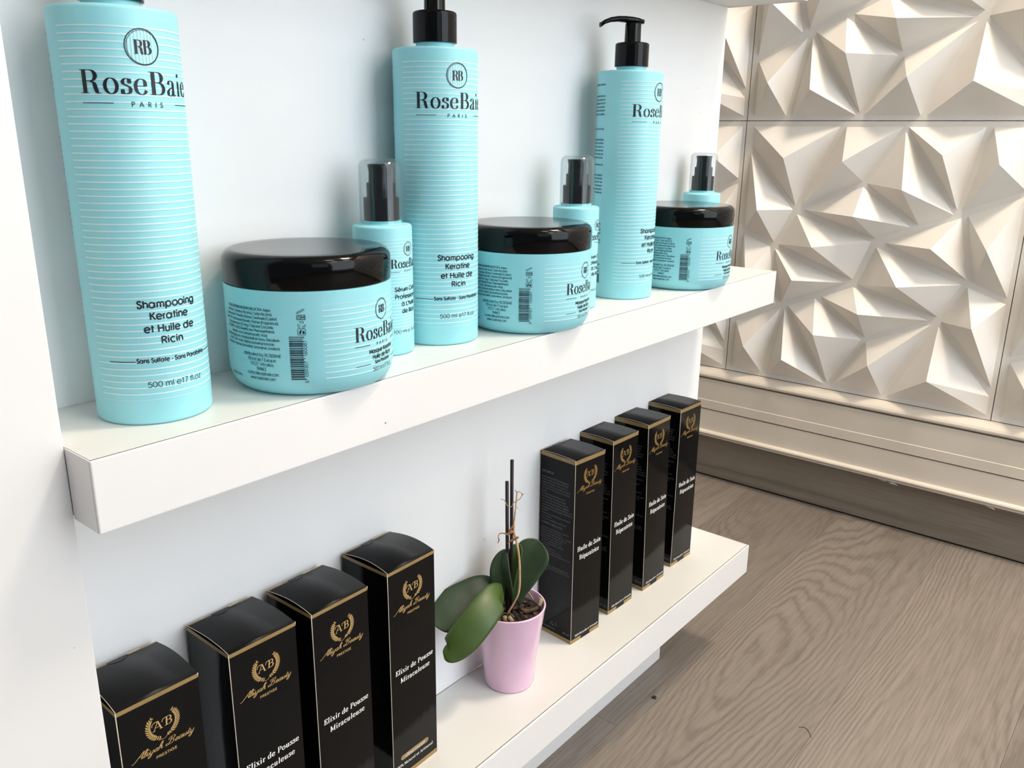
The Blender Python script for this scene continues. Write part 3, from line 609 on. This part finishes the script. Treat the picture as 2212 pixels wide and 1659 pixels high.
# ================================================================== JARS
RJ = .0549
jar = empty('hair_mask_jar', (.1756, -.0548, 0), radians(-71.6+90))
link('jar_body', lathe('jar_body', [(0, .0012), (.040, .0012), (.0425, 0), (.0445, 0)]+[(.0487, .0012), (.0515, .0038), (.0535, .0075), (.0546, .012), (.0548, .018), (.0548, .0684), (.052, .0686), (0, .0686)], 120), jar, 'teal')
link('lid', lathe('lid', [(0, .0692), (.0530, .0690), (.0547, .0691), (.0549, .0694), (.0549, .0828)]+arcp(.0482, .0828, .0067, 0, 90, 8)[1:]+[(.040, .0894), (.0, .0891)], 120), jar, 'black')
mj = cyl_map(.0548, .00012); mj2 = cyl_map(.0548, .00022)
P = Print(); stripes.faint = (0,)
stripes(P, [60.0-3.631*i for i in range(14)], 46, .72, None, 2.5); P.build('printed_stripes', mj, 'stripe', jar)
P = Print(); rb_logo(P, 52, 6.8); wordmark(P, 25.5, 33.4, 9.5)
P.text('PARIS', 0, 28.8, 2.0, SANS, .15, width=13.3, align='C', sp=.95)
P.rect(-25.4, 29.8, -13.2, 30.15, 2); P.rect(13.2, 29.8, 25.4, 30.15, 2)
P.text('Masque Keratine', .3, 23.9, 2.75, SANS, .19, width=28.6, align='C', q=16, sp=.07)
P.text('Huile de Ricin', .2, 19.9, 2.75, SANS, .19, width=22.4, align='C', q=16, sp=.07)
P.text('Sans Parabèns', 0, 16.6, 2.2, SANS, .18, width=18.2, align='C', q=14)
P.rect(-25.3, 16.9, -13.1, 17.25, 2); P.rect(13.1, 16.9, 25.3, 17.25, 2)
P.text('500 ml e17 fl.oz', 0, 11.9, 2.5, SANS, .11, width=22, align='C', q=14)
# barcode lying on its side, with its digits
z = 12.5; rr = random.Random(3)
while z < 40.4:
    w = rr.choice((.22, .22, .45, .68)); P.rect(-67.0, z, -57.6 if (z < 13.4 or z > 39.4 or 26.0 < z < 26.9) else -58.6, min(z+w, 40.6)); z += w+rr.choice((.22, .22, .4, .5))
P.text('8 059307  160087', -57.0, 10.6, 2.0, SANS, .12, width=28.0, rot=90, q=10) if False else P.text('8', -56.3, 10.6, 2.0, SANS, .12, rot=90, q=10)
P.text('059307', -56.3, 14.6, 2.0, SANS, .12, width=10.2, rot=90, q=10); P.text('160087', -56.3, 27.8, 2.0, SANS, .12, width=10.2, rot=90, q=10)
# symbols above it: opened jar, recycling triangle, hand and leaflet
P.quadstrip([(-61.2, 54.9), (-56.6, 57.3), (-56.9, 58.0), (-61.4, 55.7), (-61.2, 54.9)], lambda a, b: .28)
for a, b in (((-61.2, 54.0), (-56.4, 54.0)), ((-61.2, 51.2), (-56.4, 51.2)), ((-61.2, 51.2), (-61.2, 54.0)), ((-56.4, 51.2), (-56.4, 54.0))): P.quadstrip([a, b], lambda x, y: .35)
P.text('12M', -58.8, 51.8, 1.6, SANS, .17, width=3.8, align='C', q=10)
for k in range(3):
    a = 90+120*k
    p = [(-58.8+2.4*cos(radians(a+s)), 47.9+2.3*sin(radians(a+s))) for s in (-38, -12, 14)]
    q2 = [(-58.8+1.3*cos(radians(a+s)), 47.9+1.3*sin(radians(a+s))) for s in (20, -14, -42)]
    P.quadstrip(p+q2+[p[0]], lambda x, y: .24)
    P.quadstrip([p[2], (p[2][0]+.9*cos(radians(a+120)), p[2][1]+.9*sin(radians(a+120)))], lambda x, y: .24)
c4 = [(-61.0, 41.5), (-56.9, 41.5), (-56.6, 41.8), (-56.6, 45.1), (-56.9, 45.4), (-61.0, 45.4), (-61.3, 45.1), (-61.3, 41.8), (-61.0, 41.5)]
P.quadstrip(c4, lambda x, y: .26); P.poly([(-60.4, 42.2), (-59.4, 42.2), (-59.2, 43.8), (-58.6, 44.6), (-59.2, 44.8), (-60.2, 43.9)]); P.poly([(-58.3, 42.1), (-57.2, 42.4), (-57.3, 43.8), (-58.4, 44.2)])
P.build('lettering', mj2, 'ink', jar)
P = Print()
ing = ["INGREDIENTI/INGREDIENTS INCI/CTFA: Aqua", "(Water), Cetearyl Alcohol, Cetyl Alcohol,", "Cetrimonium Chloride, Ricinus Communis (Castor)", "Seed Oil, Hydrolyzed Keratin, Parfum (Fragrance),", "Polyquaternium-22, Peg-7 Glyceryl Cocoate,", "PEG/PPG- 25/25 Dimethicone, Phenoxyethanol,", "Benzoic Acid, Dehydroacetic Acid,", "Ethylhexylglycerin, Imidazolidinyl Urea, Disodium", "Edta, Citric Acid, Alpha Isomethyl Ionone,", "Geraniol, Hydroxycitronellal, Limonene, Linalool."]
for i, t in enumerate(ing): P.text(t, -97, 55.7-2.69*i, 1.75, SANS, .145, width=len(t)*.985, align='C', q=8)
for i, t in enumerate(["distributed by: ROSEBAIE", "98 bd de l' Europe", "13127 Vitrolles", "FRANCE", "contact@rosebaie.com", "www.rosebaie.com"]):
    P.text(t, -87, 26.6-3.07*i, 2.1, SANS, .12, width=len(t)*1.2, align='C', q=10)
P.text('Made in Italy', -112, 11.2, 1.8, SANS, .13, width=13, align='C', q=8)
P.build('small_print', mj2, 'ink2', jar)
tag(jar, 'aqua hair mask jar with black lid beside the leftmost tall bottle, closest to the camera', 'jar', 'black lidded jars on the upper shelf')
j2 = parts_copy(jar, 'hair_mask_jar', (.4106, -.0567, 0), radians(-79.2+90)); j2['label'] = 'middle one of three black lidded aqua jars, right of the second tall bottle'
j3 = parts_copy(jar, 'hair_mask_jar', (.6944, -.0545, 0), radians(-83.1+90)); j3['label'] = 'black lidded aqua jar at the right end of the upper shelf, farthest from the camera'

# ================================================================== SERUM BOTTLES
RS = .0221; HS = .097
ser = empty('serum_bottle', (.2581, -.0374, 0), radians(-75.3+90))
link('bottle_body', lathe('bottle_body', [(0, 0), (.0200, 0)]+arcp(.0201, .002, .002, -90, 0, 4)+[(RS, .05), (RS, HS-.0022)]+arcp(RS-.0022, HS-.0022, .0022, 0, 90, 4)[1:]+[(.0150, HS+.0004), (.0146, HS+.0008), (.0146, HS+.0028), (0, HS+.0028)], 80), ser, 'teal')
sp = link('spray_pump', lathe('spray_pump', [(0, .0999), (.0128, .0999), (.0132, .1003), (.0132, .1160), (.0126, .1166), (.0108, .1168), (.0106, .1172), (.0106, .1266), (.0102, .1270), (.0091, .1272), (.0089, .1278), (.0087, .1352), (.0094, .1392), (.0092, .1400), (.005, .1390), (0, .1386)], 48), ser, 'black')
lip = mesh('spray_nozzle', [(.0060, -.0024, .1335), (.0106, -.0018, .1345), (.0106, .0018, .1345), (.0060, .0024, .1335), (.0060, -.0026, .1388), (.0112, -.0018, .1378), (.0112, .0018, .1378), (.0060, .0026, .1388)],
           [(0,1,5,4), (1,2,6,5), (2,3,7,6), (3,0,4,7), (4,5,6,7), (0,3,2,1)])
link('spray_nozzle', lip, sp, 'black')
cp = lathe('clear_cap', [(.0161, .0982), (.0161, .1378)]+arcp(.0101, .1378, .0060, 0, 90, 7)[1:]+[(0, .1438), (0, .1430)]+[(a, b) for a, b in reversed(arcp(.0101, .1378, .0052, 0, 90, 7)[:-1])]+[(.0153, .0982), (.0161, .0982)], 72)
link('clear_cap', cp, ser, 'clear')
ms, ms2 = cyl_map(RS, .00012), cyl_map(RS, .00022)
P = Print(); stripes.faint = (30,); stripes(P, [87.0-2.4*i for i in range(31)], 29.6, .55, (80, 5.1), 1.8); P.build('printed_stripes', ms, 'stripe', ser)
P = Print(); rb_logo(P, 80, 5.1); wordmark(P, 16.6, 66.3, 6.7)
P.text('PARIS', 0, 63.1, 1.5, SANS, .15, width=9.4, align='C', sp=.95); P.rect(-16.4, 63.3, -9.2, 63.6, 1.5); P.rect(9.2, 63.3, 16.4, 63.6, 1.5)
for t, w, z in (('Sérum Crème', 27.6, 49), ('Professionnel', 27.4, 43.6), ("à L'huile", 16.4, 38.0), ('de Ricin', 15.6, 32.5)): P.text(t, 0, z, 3.05, SANS, .195, width=w, align='C', q=18, sp=.07)
P.text('100 ml e 3.4 fl.oz', 0, 17.1, 2.8, SANS, .1, width=31.5, align='C', q=16)
P.build('lettering', ms2, 'ink', ser)
tag(ser, 'small serum bottle with clear cap standing partly behind the nearest black lidded jar', 'bottle', 'small serum bottles with clear caps')
s2 = parts_copy(ser, 'serum_bottle', (.5023, -.0414, 0), radians(-76+90)); s2['label'] = 'small clear capped serum bottle between the middle jar and the tall bottle with visible spout'
s3 = parts_copy(ser, 'serum_bottle', (.7812, -.0296, 0), radians(-80+90)); s3['label'] = 'small clear capped serum bottle behind the rightmost jar, against the relief wall'

# ================================================================== CARTONS
def wreath(P, cx, cy, r):
    for sgn in (-1, 1):
        pts = []
        for i in range(15):
            a = radians(262-sgn*0-(0)) if False else None
            t = i/14; ang = radians(-90-8*1+(0)) if False else radians(-90)+sgn*radians(12+128*t)
            pts.append((cx+r*.86*sin(ang+pi/2)*1.0, cy-r*.86*cos(ang+pi/2)))
        P.quadstrip(pts, lambda a, b: .22)
        for i in range(1, 15):
            (x0, y0), (x1, y1) = pts[i-1], pts[i]; dx, dy = x1-x0, y1-y0; l = math.hypot(dx, dy); dx /= l; dy /= l
            for side in (-1, 1):
                c_, s_ = cos(side*.75), sin(side*.75); ex, ey = dx*c_-dy*s_, dx*s_+dy*c_; ln = r*.25 if 2 < i < 13 else r*.18
                px, py = -ey, ex; w = ln*.2
                P.poly([(x0, y0), (x0+ex*ln*.45+px*w, y0+ey*ln*.45+py*w), (x0+ex*ln, y0+ey*ln), (x0+ex*ln*.45-px*w, y0+ey*ln*.45-py*w)])
    P.quadstrip([(cx-r*.36, cy-r*.92), (cx-.2, cy-r*1.0)], lambda a, b: .3); P.quadstrip([(cx+r*.36, cy-r*.72), (cx+.2, cy-r*1.0)], lambda a, b: .3)
def carton(name, w, d, h, kind, gold, arch, loc, rz, lean=(0, 0)):
    """local origin: front left bottom corner; front faces -Y, left side faces -X"""
    c = empty(name, loc, rz)
    lx, ly = lean
    def sh(p): return (p[0]+lx*p[2]/h, p[1]+ly*p[2]/h, p[2])
    n = 10
    body = [(0,0,0), (w,0,0), (w,d,0), (0,d,0), (0,0,h), (w,0,h), (w,d,h), (0,d,h)]
    bulge = .0006
    vs, fs = [], []
    # walls with a faint outward bulge, open top closed by the lid
    nz, nu = 6, 6
    def wallgrid(p0, p1, nrm):
        b = len(vs)
        for iz in range(nz+1):
            for iu in range(nu+1):
                s, t = iu/nu, iz/nz; k = bulge*sin(pi*s)*sin(pi*t)
                vs.append(sh((p0[0]+(p1[0]-p0[0])*s+nrm[0]*k, p0[1]+(p1[1]-p0[1])*s+nrm[1]*k, h*t)))
        for iz in range(nz):
            for iu in range(nu):
                a = b+iz*(nu+1)+iu; fs.append((a, a+1, a+nu+2, a+nu+1))
    wallgrid((0,0), (w,0), (0,-1)); wallgrid((w,0), (w,d), (1,0)); wallgrid((w,d), (0,d), (0,1)); wallgrid((0,d), (0,0), (-1,0))
    b = len(vs); vs += [sh((0,0,0)), sh((w,0,0)), sh((w,d,0)), sh((0,d,0)), sh((0,0,h-.0004)), sh((w,0,h-.0004)), sh((w,d,h-.0004)), sh((0,d,h-.0004))]
    fs += [(b+3, b+2, b+1, b), (b+4, b+5, b+6, b+7)]
    me = mesh('carton_body', vs, fs); bm = bmesh.new(); bm.from_mesh(me); bmesh.ops.remove_doubles(bm, verts=bm.verts, dist=1e-5); bmesh.ops.recalc_face_normals(bm, faces=bm.faces)
    bm.to_mesh(me); bm.free(); link('carton_body', me, c, 'box')
    # arched lid flap (solid card thickness)
    n = 14; vs, fs = [], []
    def prof(t): return (d*t, h+arch*sin(pi*min(1, t*1.02))**.9*(1-.25*t)+.0002)
    for i in range(n+1):
        y, z = prof(i/n); z = max(z, h)
        for x in (0.0002, w-.0002):
            vs.append(sh((x, y, z))); vs.append(sh((x, y, z-.0005)))
    for i in range(n):
        a = i*4; b2_ = a+4
        fs += [(a, a+2, b2_+2, b2_), (a+1, b2_+1, b2_+3, a+3), (a, b2_, b2_+1, a+1), (a+2, a+3, b2_+3, b2_+2)]
    fs += [(0, 1, 3, 2), (4*n, 4*n+2, 4*n+3, 4*n+1)]
    lid = link('lid_flap', mesh('lid_flap', vs, fs, True), c, 'boxlid')
    for p in lid.data.polygons: p.use_smooth = abs(p.normal.x) < .5
    # pale card edge lines: front left vertical, left rim of the lid, front rim
    P = [tube('card_edge', [sh((0, 0, 0.0005)), sh((-.0003, -.0003, h*.5)), sh((0, 0, h))], .00034, 5, 4)]
    link('card_edge', P[0], c, 'card')
    link('card_edge', tube('card_edge', [sh((.0002, prof(i/6)[0], max(prof(i/6)[1], h))) for i in range(7)], .00022, 5, 2), c, 'card')
    link('card_edge', tube('card_edge', [sh((w, 0, h-.002)), sh((w, 0, h+.0002))], .0004, 5, 2), c, 'card')
    link('card_edge', tube('card_edge', [sh((.0, d+.0002, h-.0004)), sh((w*.26, d+.0002, h+.0002))], .0003, 5, 2), c, 'card')
    link('card_edge', tube('card_edge', [sh((w*.60, d+.0002, h+.0004)), sh((w*.78, d+.0002, h+.0004))], .0003, 5, 2), c, 'card')
    # thumb notch in the back wall
    nt = Print(); nt.poly([(w*1000*.48+w*1000*.13*cos(radians(a)), d*1000-.2+w*1000*.10*sin(radians(a))) for a in range(180, 361, 15)])
    nt.build('thumb_notch', lambda u, v: sh((u/1000, v/1000, max(prof(min(1, v/1000/d))[1], h)+.00025)), 'box', c)
    front = lambda u, v: sh((u/1000, -.00018-bulge*sin(pi*min(1, max(0, u/1000/w)))*sin(pi*min(1, max(0, v/1000/h))), v/1000))
    side = lambda u, v: sh((-.00018-bulge*sin(pi*min(1, max(0, u/1000/d)))*sin(pi*min(1, max(0, v/1000/h))), d-u/1000, v/1000))
    W_, D_, H_ = w*1000, d*1000, h*1000
    # gold bands
    P = Print(); P.rect(.3, H_-gold, W_, H_, 4)
    if kind == 'elixir': P.rect(.3, 0, W_, 4.4, 4)
    else: P.rect(.3, .1, W_*.34, 4.6, 4); P.rect(W_*.66, .1, W_, 4.6, 4)
    P.build('gold_band', front, 'gold', c)
    P = Print(); P.rect(0, H_-gold, D_, H_, 4); P.rect(0, 0, D_, 4.6, 4); P.build('gold_band', side, 'gold', c)
    # gold strip wrapped over the back rim of the lid
    P = Print(); P.rect(.4, D_-1.6, W_*.36, D_-.1, 3); P.rect(W_*.62, D_-1.6, W_-.4, D_-.1, 3)
    P.build('gold_band', lambda u, v: sh((u/1000, v/1000, max(prof(min(1, v/1000/d))[1], h)+.00018)), 'gold', c)
    # emblem and lettering
    cx = W_/2+.6; cy = H_-(22.8 if kind == 'elixir' else 20.2)
    P = Print(); wreath(P, cx, cy, 11.4)
    P.text('A', cx-7.0, cy-3.0, 6.2, SERIF, .17, .06, q=18, width=6.6, shear=.1); P.text('B', cx+.9, cy-2.7, 6.1, SERIF, .17, .06, q=18, width=5.6, shear=.1)
    P.quadstrip([(cx-7.2, cy+.6), (cx-6.9, cy+2.2), (cx-5.6, cy+3.1), (cx-3.4, cy+3.1)], lambda a, b: .5); P.quadstrip([(cx-.5, cy+1.0), (cx+.1, cy+2.8), (cx+1.9, cy+3.3)], lambda a, b: .5)
    by = cy-(17.2 if kind == 'elixir' else 15.2)
    P.text('Aliyah Beauty', W_/2+.4, by-.3, 4.8, SCRIPT, .13, .045, q=18, width=39.5, align='C', shear=.42)
    P.text('PRESTIGE', cx+.3, by-6.0 if kind == 'elixir' else by-7.4, 1.9, SANS, .2, width=14, align='C', q=12, sp=.12)
    if kind == 'elixir':
        pill = Print(); n_ = 10; x0, x1, yc, r = 11.2, 40.4, 21.2, 2.5
        pill.poly([(x1+r*cos(radians(a)), yc+r*sin(radians(a))) for a in range(-90, 91, 18)]+[(x0+r*cos(radians(a)), yc+r*sin(radians(a))) for a in range(90, 271, 18)])
        pill.build('gold_pill', front, 'gold', c)
    P.build('gold_emblem', front, 'goldink' if kind == 'elixir' else 'golddull', c)
    fr2 = lambda u, v: (lambda p: (p[0], p[1]-.00012, p[2]))(front(u, v))
    P = Print()
    if kind == 'elixir':
        P.text('Elixir de Pousse', W_/2+.4, 106.2, 4.7, SERIF, .2, .06, q=18, width=45, align='C', shear=.08, sp=.09)
        P.text('Miraculeuse', W_/2+1, 97.0, 4.7, SERIF, .2, .06, q=18, width=35, align='C', shear=.08, sp=.09)
        P.text('+20ml Gratuit', W_/2-1.2, 20.0, 2.7, SERIF, .18, .07, q=10, width=25, align='C')
        P.text('100% Naturel et Artisanal', W_/2-1.6, 12.6, 2.8, SERIF, .17, .07, q=10, width=46, align='C')
    else:
        P.text('Huile de Soin', W_/2+1.8, 111.6, 5.6, SERIF, .18, .06, q=18, width=40.5, align='C', sp=.07)
        P.text('Réparatrice', W_/2+2.2, 101.2, 5.6, SERIF, .18, .06, q=18, width=34.2, align='C', sp=.07)
        P.text('100% Naturelle et Artisanale', W_/2+2.2, 6.6, 2.6, SERIF, .15, .06, q=10, width=41, align='C')
    P.build('lettering', fr2, 'white', c)
    if kind == 'huile':
        P = Print()
        P.text('DESCRIPTION:', 2.2, 194.8, 2.6, SERIF, .13, .06, q=8, width=17)
        L_ = ["Incontournable soin des longueurs et", "pointes, notre association d'huiles", "vegetales d'argan, ricin, figue de", "barbarie, brocoli, camelia, nourrit et", "assouplit les cheveux tout au long de", "l'annee.", "Parfaitement recommandee pour le",
              "soin des cheveux tres endommages,", "secs ou en therapie d'huile naturel,", "La concentration des huiles vegetales", "rend les pointes souples. L'huile de soin", "est ideale pour finir les coiffures difficiles et", "rebelles.", "Reparatrice, ultra-brillance et douceur", "a vos cheveux.", "Soin pur et naturel. Formule riche"]
        for i, t in enumerate(L_): P.text(t, 2.4, 188.9-3.28*i, 2.15, SERIF, .11, .06, q=7, width=min(44, len(t)*1.06))
        P.text('CONSEIL D UTILISATION:', 2.4, 134.6, 2.6, SERIF, .13, .06, q=8, width=31)
        L2 = ["Appliquer sur les longueurs et pointes", "cheveux humides, a travers la", "chevelure afin de bien repartir le produit", "faites penetrer en massant puis, en", "laissant poser a volonte, pour", "une nuit complete puis rincez", "avec un shampooing doux adapte a", "vos besoins.", "En soin quotidien ou", "avant-coiffage selon l'envie.", "Bien refermer, eviter le contact avec les yeux", "conserver.", "", "INGREDIENTS:", "", "Huile de ricin, huile de camelia, huile", "d'argan, huile de brocoli, huile d'olive", "tocopherol."]
        for i, t in enumerate(L2):
            if t: P.text(t, 2.4, 129.4-2.98*i, 2.0, SERIF, .11, .06, q=7, width=min(43, len(t)*1.05))
        P.build('small_print', side, 'grey', c)
        P = Print()
        for k in range(3):
            a = 90+120*k; P.quadstrip([(20.6+2.0*cos(radians(a+s)), 15+2.0*sin(radians(a+s))) for s in (-45, -10, 25)], lambda x, y: .8)
        P.ring(26.6, 15.6, 1.6, .35, 14); P.text('www.aliyah-beauty.fr', 25.6, 8.2, 1.9, SERIF, .12, .07, q=7, width=20, align='R'); P.text('100 ml', 45.8, 8.9, 2.6, SERIF, .14, .08, q=8, width=9.5, align='R')
        P.build('printed_symbols', side, 'grey', c)
    return c
LE = [(.0111, -.0590, -1.17, 'black gold banded carton partly hidden by the white side post'),
      (.0893, -.0581, -.52, 'second black carton from the white side post, its name cut by the picture edge'),
      (.1563, -.0607, .78, 'third black carton from the side post, both lines of its white name readable'),
      (.2336, -.0578, 1.2, 'black carton standing next to the orchid leaves, with a gold pill badge near its base')]
for (x, y, a, lab), arch_ in zip(LE, (.0042, .0026, .0034, .0042)):
    c = carton('elixir_carton', .0542, .0540, .2049, 'elixir', 3.0, arch_, (x, y, Z2), radians(a)); tag(c, lab, 'box', 'wider black cartons at the left of the lower shelf')
RI = [(.5051, -.0513, -4.15, (.0001, .0019), 'slim black carton right behind the pink pot, its side text in view'),
      (.5835, -.0492, -1.78, (-.0019, .0025), 'second slim black carton counted from the pink pot'),
      (.6579, -.0518, -.88, (-.0025, .0041), 'third slim black carton counted from the pink pot'),
      (.7347, -.0476, -2.17, (-.0011, -.0001), 'slim black carton at the far right end of the lower shelf')]
for x, y, a, ln, lab in RI:
    c = carton('oil_carton', .0498, .0485, .2183, 'huile', 4.6, .0010, (x, y, Z2), radians(a), ln); tag(c, lab, 'box', 'slim black cartons at the right of the lower shelf')

# ================================================================== POT AND ORCHID
pot = empty('flower_pot', (.4136, -.0383, Z2))
prof = [(0, .0004), (.0225, .0004), (.0238, 0), (.0250, .0006), (.0259, .0025), (.0272, .020), (.0294, .040), (.0325, .062), (.0348, .078), (.0357, .0850), (.0362, .0872), (.0364, .0885), (.0358, .0894), (.0348, .0892), (.0343, .0880), (.0338, .085), (.0320, .074), (.0310, .068), (0, .068)]
link('pot_body', lathe('pot_body', prof, 96), pot, 'pot')
tag(pot, 'small glossy pink ceramic flower pot on the lower shelf', 'pot')
orch = empty('orchid', (.4136, -.0383, Z2+.075)); tag(orch, 'orchid with four broad green leaves, a dried flower stem and two dark sticks', 'plant')
OO = Vector((.4136, -.0383, Z2+.075))
def rel(P): return [tuple(Vector(p)-OO) for p in P]
# growing medium: uneven disc plus bark chips
vs, fs = [(0, 0, .0045)], []; nr, na = 7, 40
for i in range(1, nr+1):
    for k in range(na):
        a = 2*pi*k/na; r = .0325*i/nr
        vs.append((r*cos(a), r*sin(a), .0035+random.uniform(-.0022, .0028)*(1 if i < nr else .2)))
for k in range(na): fs.append((0, 1+k, 1+(k+1) % na))
for i in range(nr-1):
    for k in range(na): a = 1+i*na; fs.append((a+k, a+na+k, a+na+(k+1) % na, a+(k+1) % na))
so = link('soil', mesh('soil', vs, fs), orch, 'soil')
for k in range(60):
    a = random.uniform(0, 2*pi); r = .029*sqrt(random.random()); bm = bmesh.new(); bmesh.ops.create_icosphere(bm, subdivisions=1, radius=random.uniform(.0012, .0030))
    for v in bm.verts: v.co *= random.uniform(.65, 1.15); v.co.z *= .55; v.co.x *= 1.4
    me = bpy.data.meshes.new('bark_chip'); bm.to_mesh(me); bm.free()
    o = link('bark_chip', me, orch, random.choice(['bark', 'soil', 'soil', 'bark'])); o.location = (r*cos(a), r*sin(a), .006); o.rotation_euler = (random.uniform(-.5, .5), random.uniform(-.5, .5), random.uniform(0, 6))
link('root', tube('root', rel([(.4199, -.046, -.2986), (.4198, -.0522, -.3003), (.4256, -.0561, -.3010), (.4332, -.059, -.2996), (.4387, -.0585, -.2971)]), [.0018, .0025, .0024, .002, .0012], 9), orch, 'bark')
link('root', tube('root', rel([(.3952, -.0462, -.3039), (.3956, -.0469, -.297)]), [.0024, .0018], 8), orch, 'root')
link('root', tube('root', rel([(.4002, -.0523, -.3032), (.3993, -.0485, -.2982)]), [.0026, .002], 8), orch, 'root')
link('root', tube('root', rel([(.4351, -.0409, -.2866), (.4358, -.0465, -.2912), (.4364, -.0504, -.2959)]), [.0006, .001, .0008], 6), orch, 'root')
link('root', tube('root', rel([(.434, -.060, -.2985), (.4385, -.0585, -.2945), (.441, -.0545, -.2945)]), [.002, .0026, .0016], 8), orch, 'root')
def leaf(pts, width, nrm, fold, mm, curl=0, thick=.0014, wl=1, wr=1, peak=.45):
    C = catmull(rel(pts), 8); n = len(C); m = 10; vs, fs = [], []
    N0 = Vector(nrm).normalized()
    rings = []
    for i, p in enumerate(C):
        t = (C[min(i+1, n-1)]-C[max(i-1, 0)]).normalized(); sd = t.cross(N0).normalized(); nn = sd.cross(t).normalized()
        s = i/(n-1)
        w = width/2*max(.02, ((1-((peak-s)/(peak+.10))**2.2)**.6 if s < peak else max(0, 1-((s-peak)/(1.0-peak))**2.1)**.62))
        for j in range(m+1):
            q = -1+2*j/m; ww = w*(wl if q < 0 else wr)
            vs.append(p+sd*q*ww+nn*(fold*ww*(abs(q)**1.25)-curl*w*q*q))
    for i in range(n-1):
        for j in range(m): a = i*(m+1)+j; fs.append((a, a+1, a+m+2, a+m+1))
    o = link('leaf', mesh('leaf', vs, fs, True), orch, mm)
    md = o.modifiers.new('thickness', 'SOLIDIFY'); md.thickness = thick; md.offset = 0
    v = link('midrib', tube('midrib', [Vector(c)-Vector((0,0,0)) for c in C[1:-1:2]], [.0007, .0003], 5, 2), o, 'vein')
    return o
camdir = Vector((-.77, -.63, .35))
leaf([(.404, -.0329, -.2849), (.387, -.028, -.275), (.3686, -.0212, -.2786), (.3512, -.0146, -.2832), (.339, -.0105, -.288), (.3322, -.0085, -.2905)], .043, (-.45, -.45, .62), .10, 'leafd', .15)
leaf([(.4002, -.0409, -.2801), (.3818, -.0469, -.2685), (.3583, -.0497, -.2767), (.3391, -.0452, -.2928), (.3278, -.0377, -.3053), (.3240, -.0306, -.3075)], .0315, (-.52, -.62, .58), .05, 'leaf', .22, peak=.5)
leaf([(.4133, -.0379, -.2901), (.4195, -.0392, -.2709), (.4284, -.0437, -.2521), (.4351, -.0488, -.2375), (.4399, -.0518, -.2285)], .036, (-.66, -.62, .40), .30, 'leafd', 0, wl=.85, wr=1.15, peak=.62)
leaf([(.4121, -.0365, -.2898), (.4067, -.035, -.2691), (.4047, -.0341, -.2505), (.4078, -.0351, -.2322)], .0215, (-.86, -.35, .25), .55, 'leafd', 0, peak=.48)
leaf([(.4135, -.0370, -.2858), (.4150, -.0372, -.2600), (.4185, -.0400, -.2400), (.4222, -.0420, -.2290)], .0150, (-.80, -.55, .30), .35, 'leaf', 0, peak=.62)
link('support_stick', tube('support_stick', rel([(.4137, -.0384, -.1383), (.4142, -.0391, -.3050)]), .00175, 10, 2), orch, 'stick')
link('support_stick', tube('support_stick', rel([(.4077, -.0374, -.159), (.4089, -.0389, -.3050)]), .00175, 10, 2), orch, 'stick')
st = link('flower_stem', tube('flower_stem', rel([(.4025, -.0437, -.2995), (.4052, -.0501, -.285), (.4077, -.0532, -.2756), (.4094, -.0537, -.2622), (.4112, -.0511, -.2379), (.4109, -.0477, -.2204), (.4102, -.0452, -.2124), (.4109, -.0444, -.201), (.4117, -.0454, -.1847), (.4124, -.0462, -.1691)]), [.0011, .0010, .0010, .0011, .0010, .0012, .0011, .0009, .0007, .0007], 8), orch, 'dry')
link('twig', tube('twig', rel([(.4123, -.0462, -.1691), (.4138, -.048, -.1686), (.4154, -.05, -.1714), (.414, -.0483, -.1763), (.4102, -.0437, -.1806), (.4095, -.0420, -.1847), (.4048, -.0405, -.1824), (.4034, -.0379, -.1769), (.401, -.0355, -.1757)]), .00042, 6), st, 'dry')
link('twig', tube('twig', rel([(.4117, -.0454, -.1837), (.4131, -.0472, -.1866)]), [.0006, .0003], 6), st, 'dry')
link('twig', tube('twig', rel([(.4123, -.0462, -.1693), (.411, -.0446, -.1667)]), [.0007, .0003], 6), st, 'dry')
link('twig', tube('twig', rel([(.4154, -.05, -.1714), (.4170, -.0515, -.1712)]), [.0009, .0003], 6), st, 'dry')
link('dry_bract', tube('dry_bract', rel([(.4092, -.0456, -.2109), (.4066, -.0440, -.2098), (.4040, -.0415, -.2125), (.4017, -.0395, -.211), (.3988, -.036, -.2116), (.398, -.035, -.2151), (.3985, -.0357, -.2181), (.3978, -.0348, -.2216)]), [.0008, .0019, .0014, .0006, .0005, .0004, .0007, .0005], 4), st, 'dryleaf')
link('dry_bract', tube('dry_bract', rel([(.4106, -.0504, -.2148), (.4071, -.0462, -.2179), (.4037, -.042, -.2215)]), [.0010, .0014, .0005], 4), st, 'dryleaf')
link('dry_bract', tube('dry_bract', rel([(.4089, -.0452, -.2030), (.4064, -.0437, -.207), (.4053, -.0423, -.212)]), [.0005, .0012, .0006], 4), st, 'dryleaf')
link('dry_bract', tube('dry_bract', rel([(.4046, -.0100, -.2954), (.4042, -.0085, -.285), (.4030, -.0075, -.2795)]), [.0016, .0018, .0003], 6), orch, 'dryleaf')
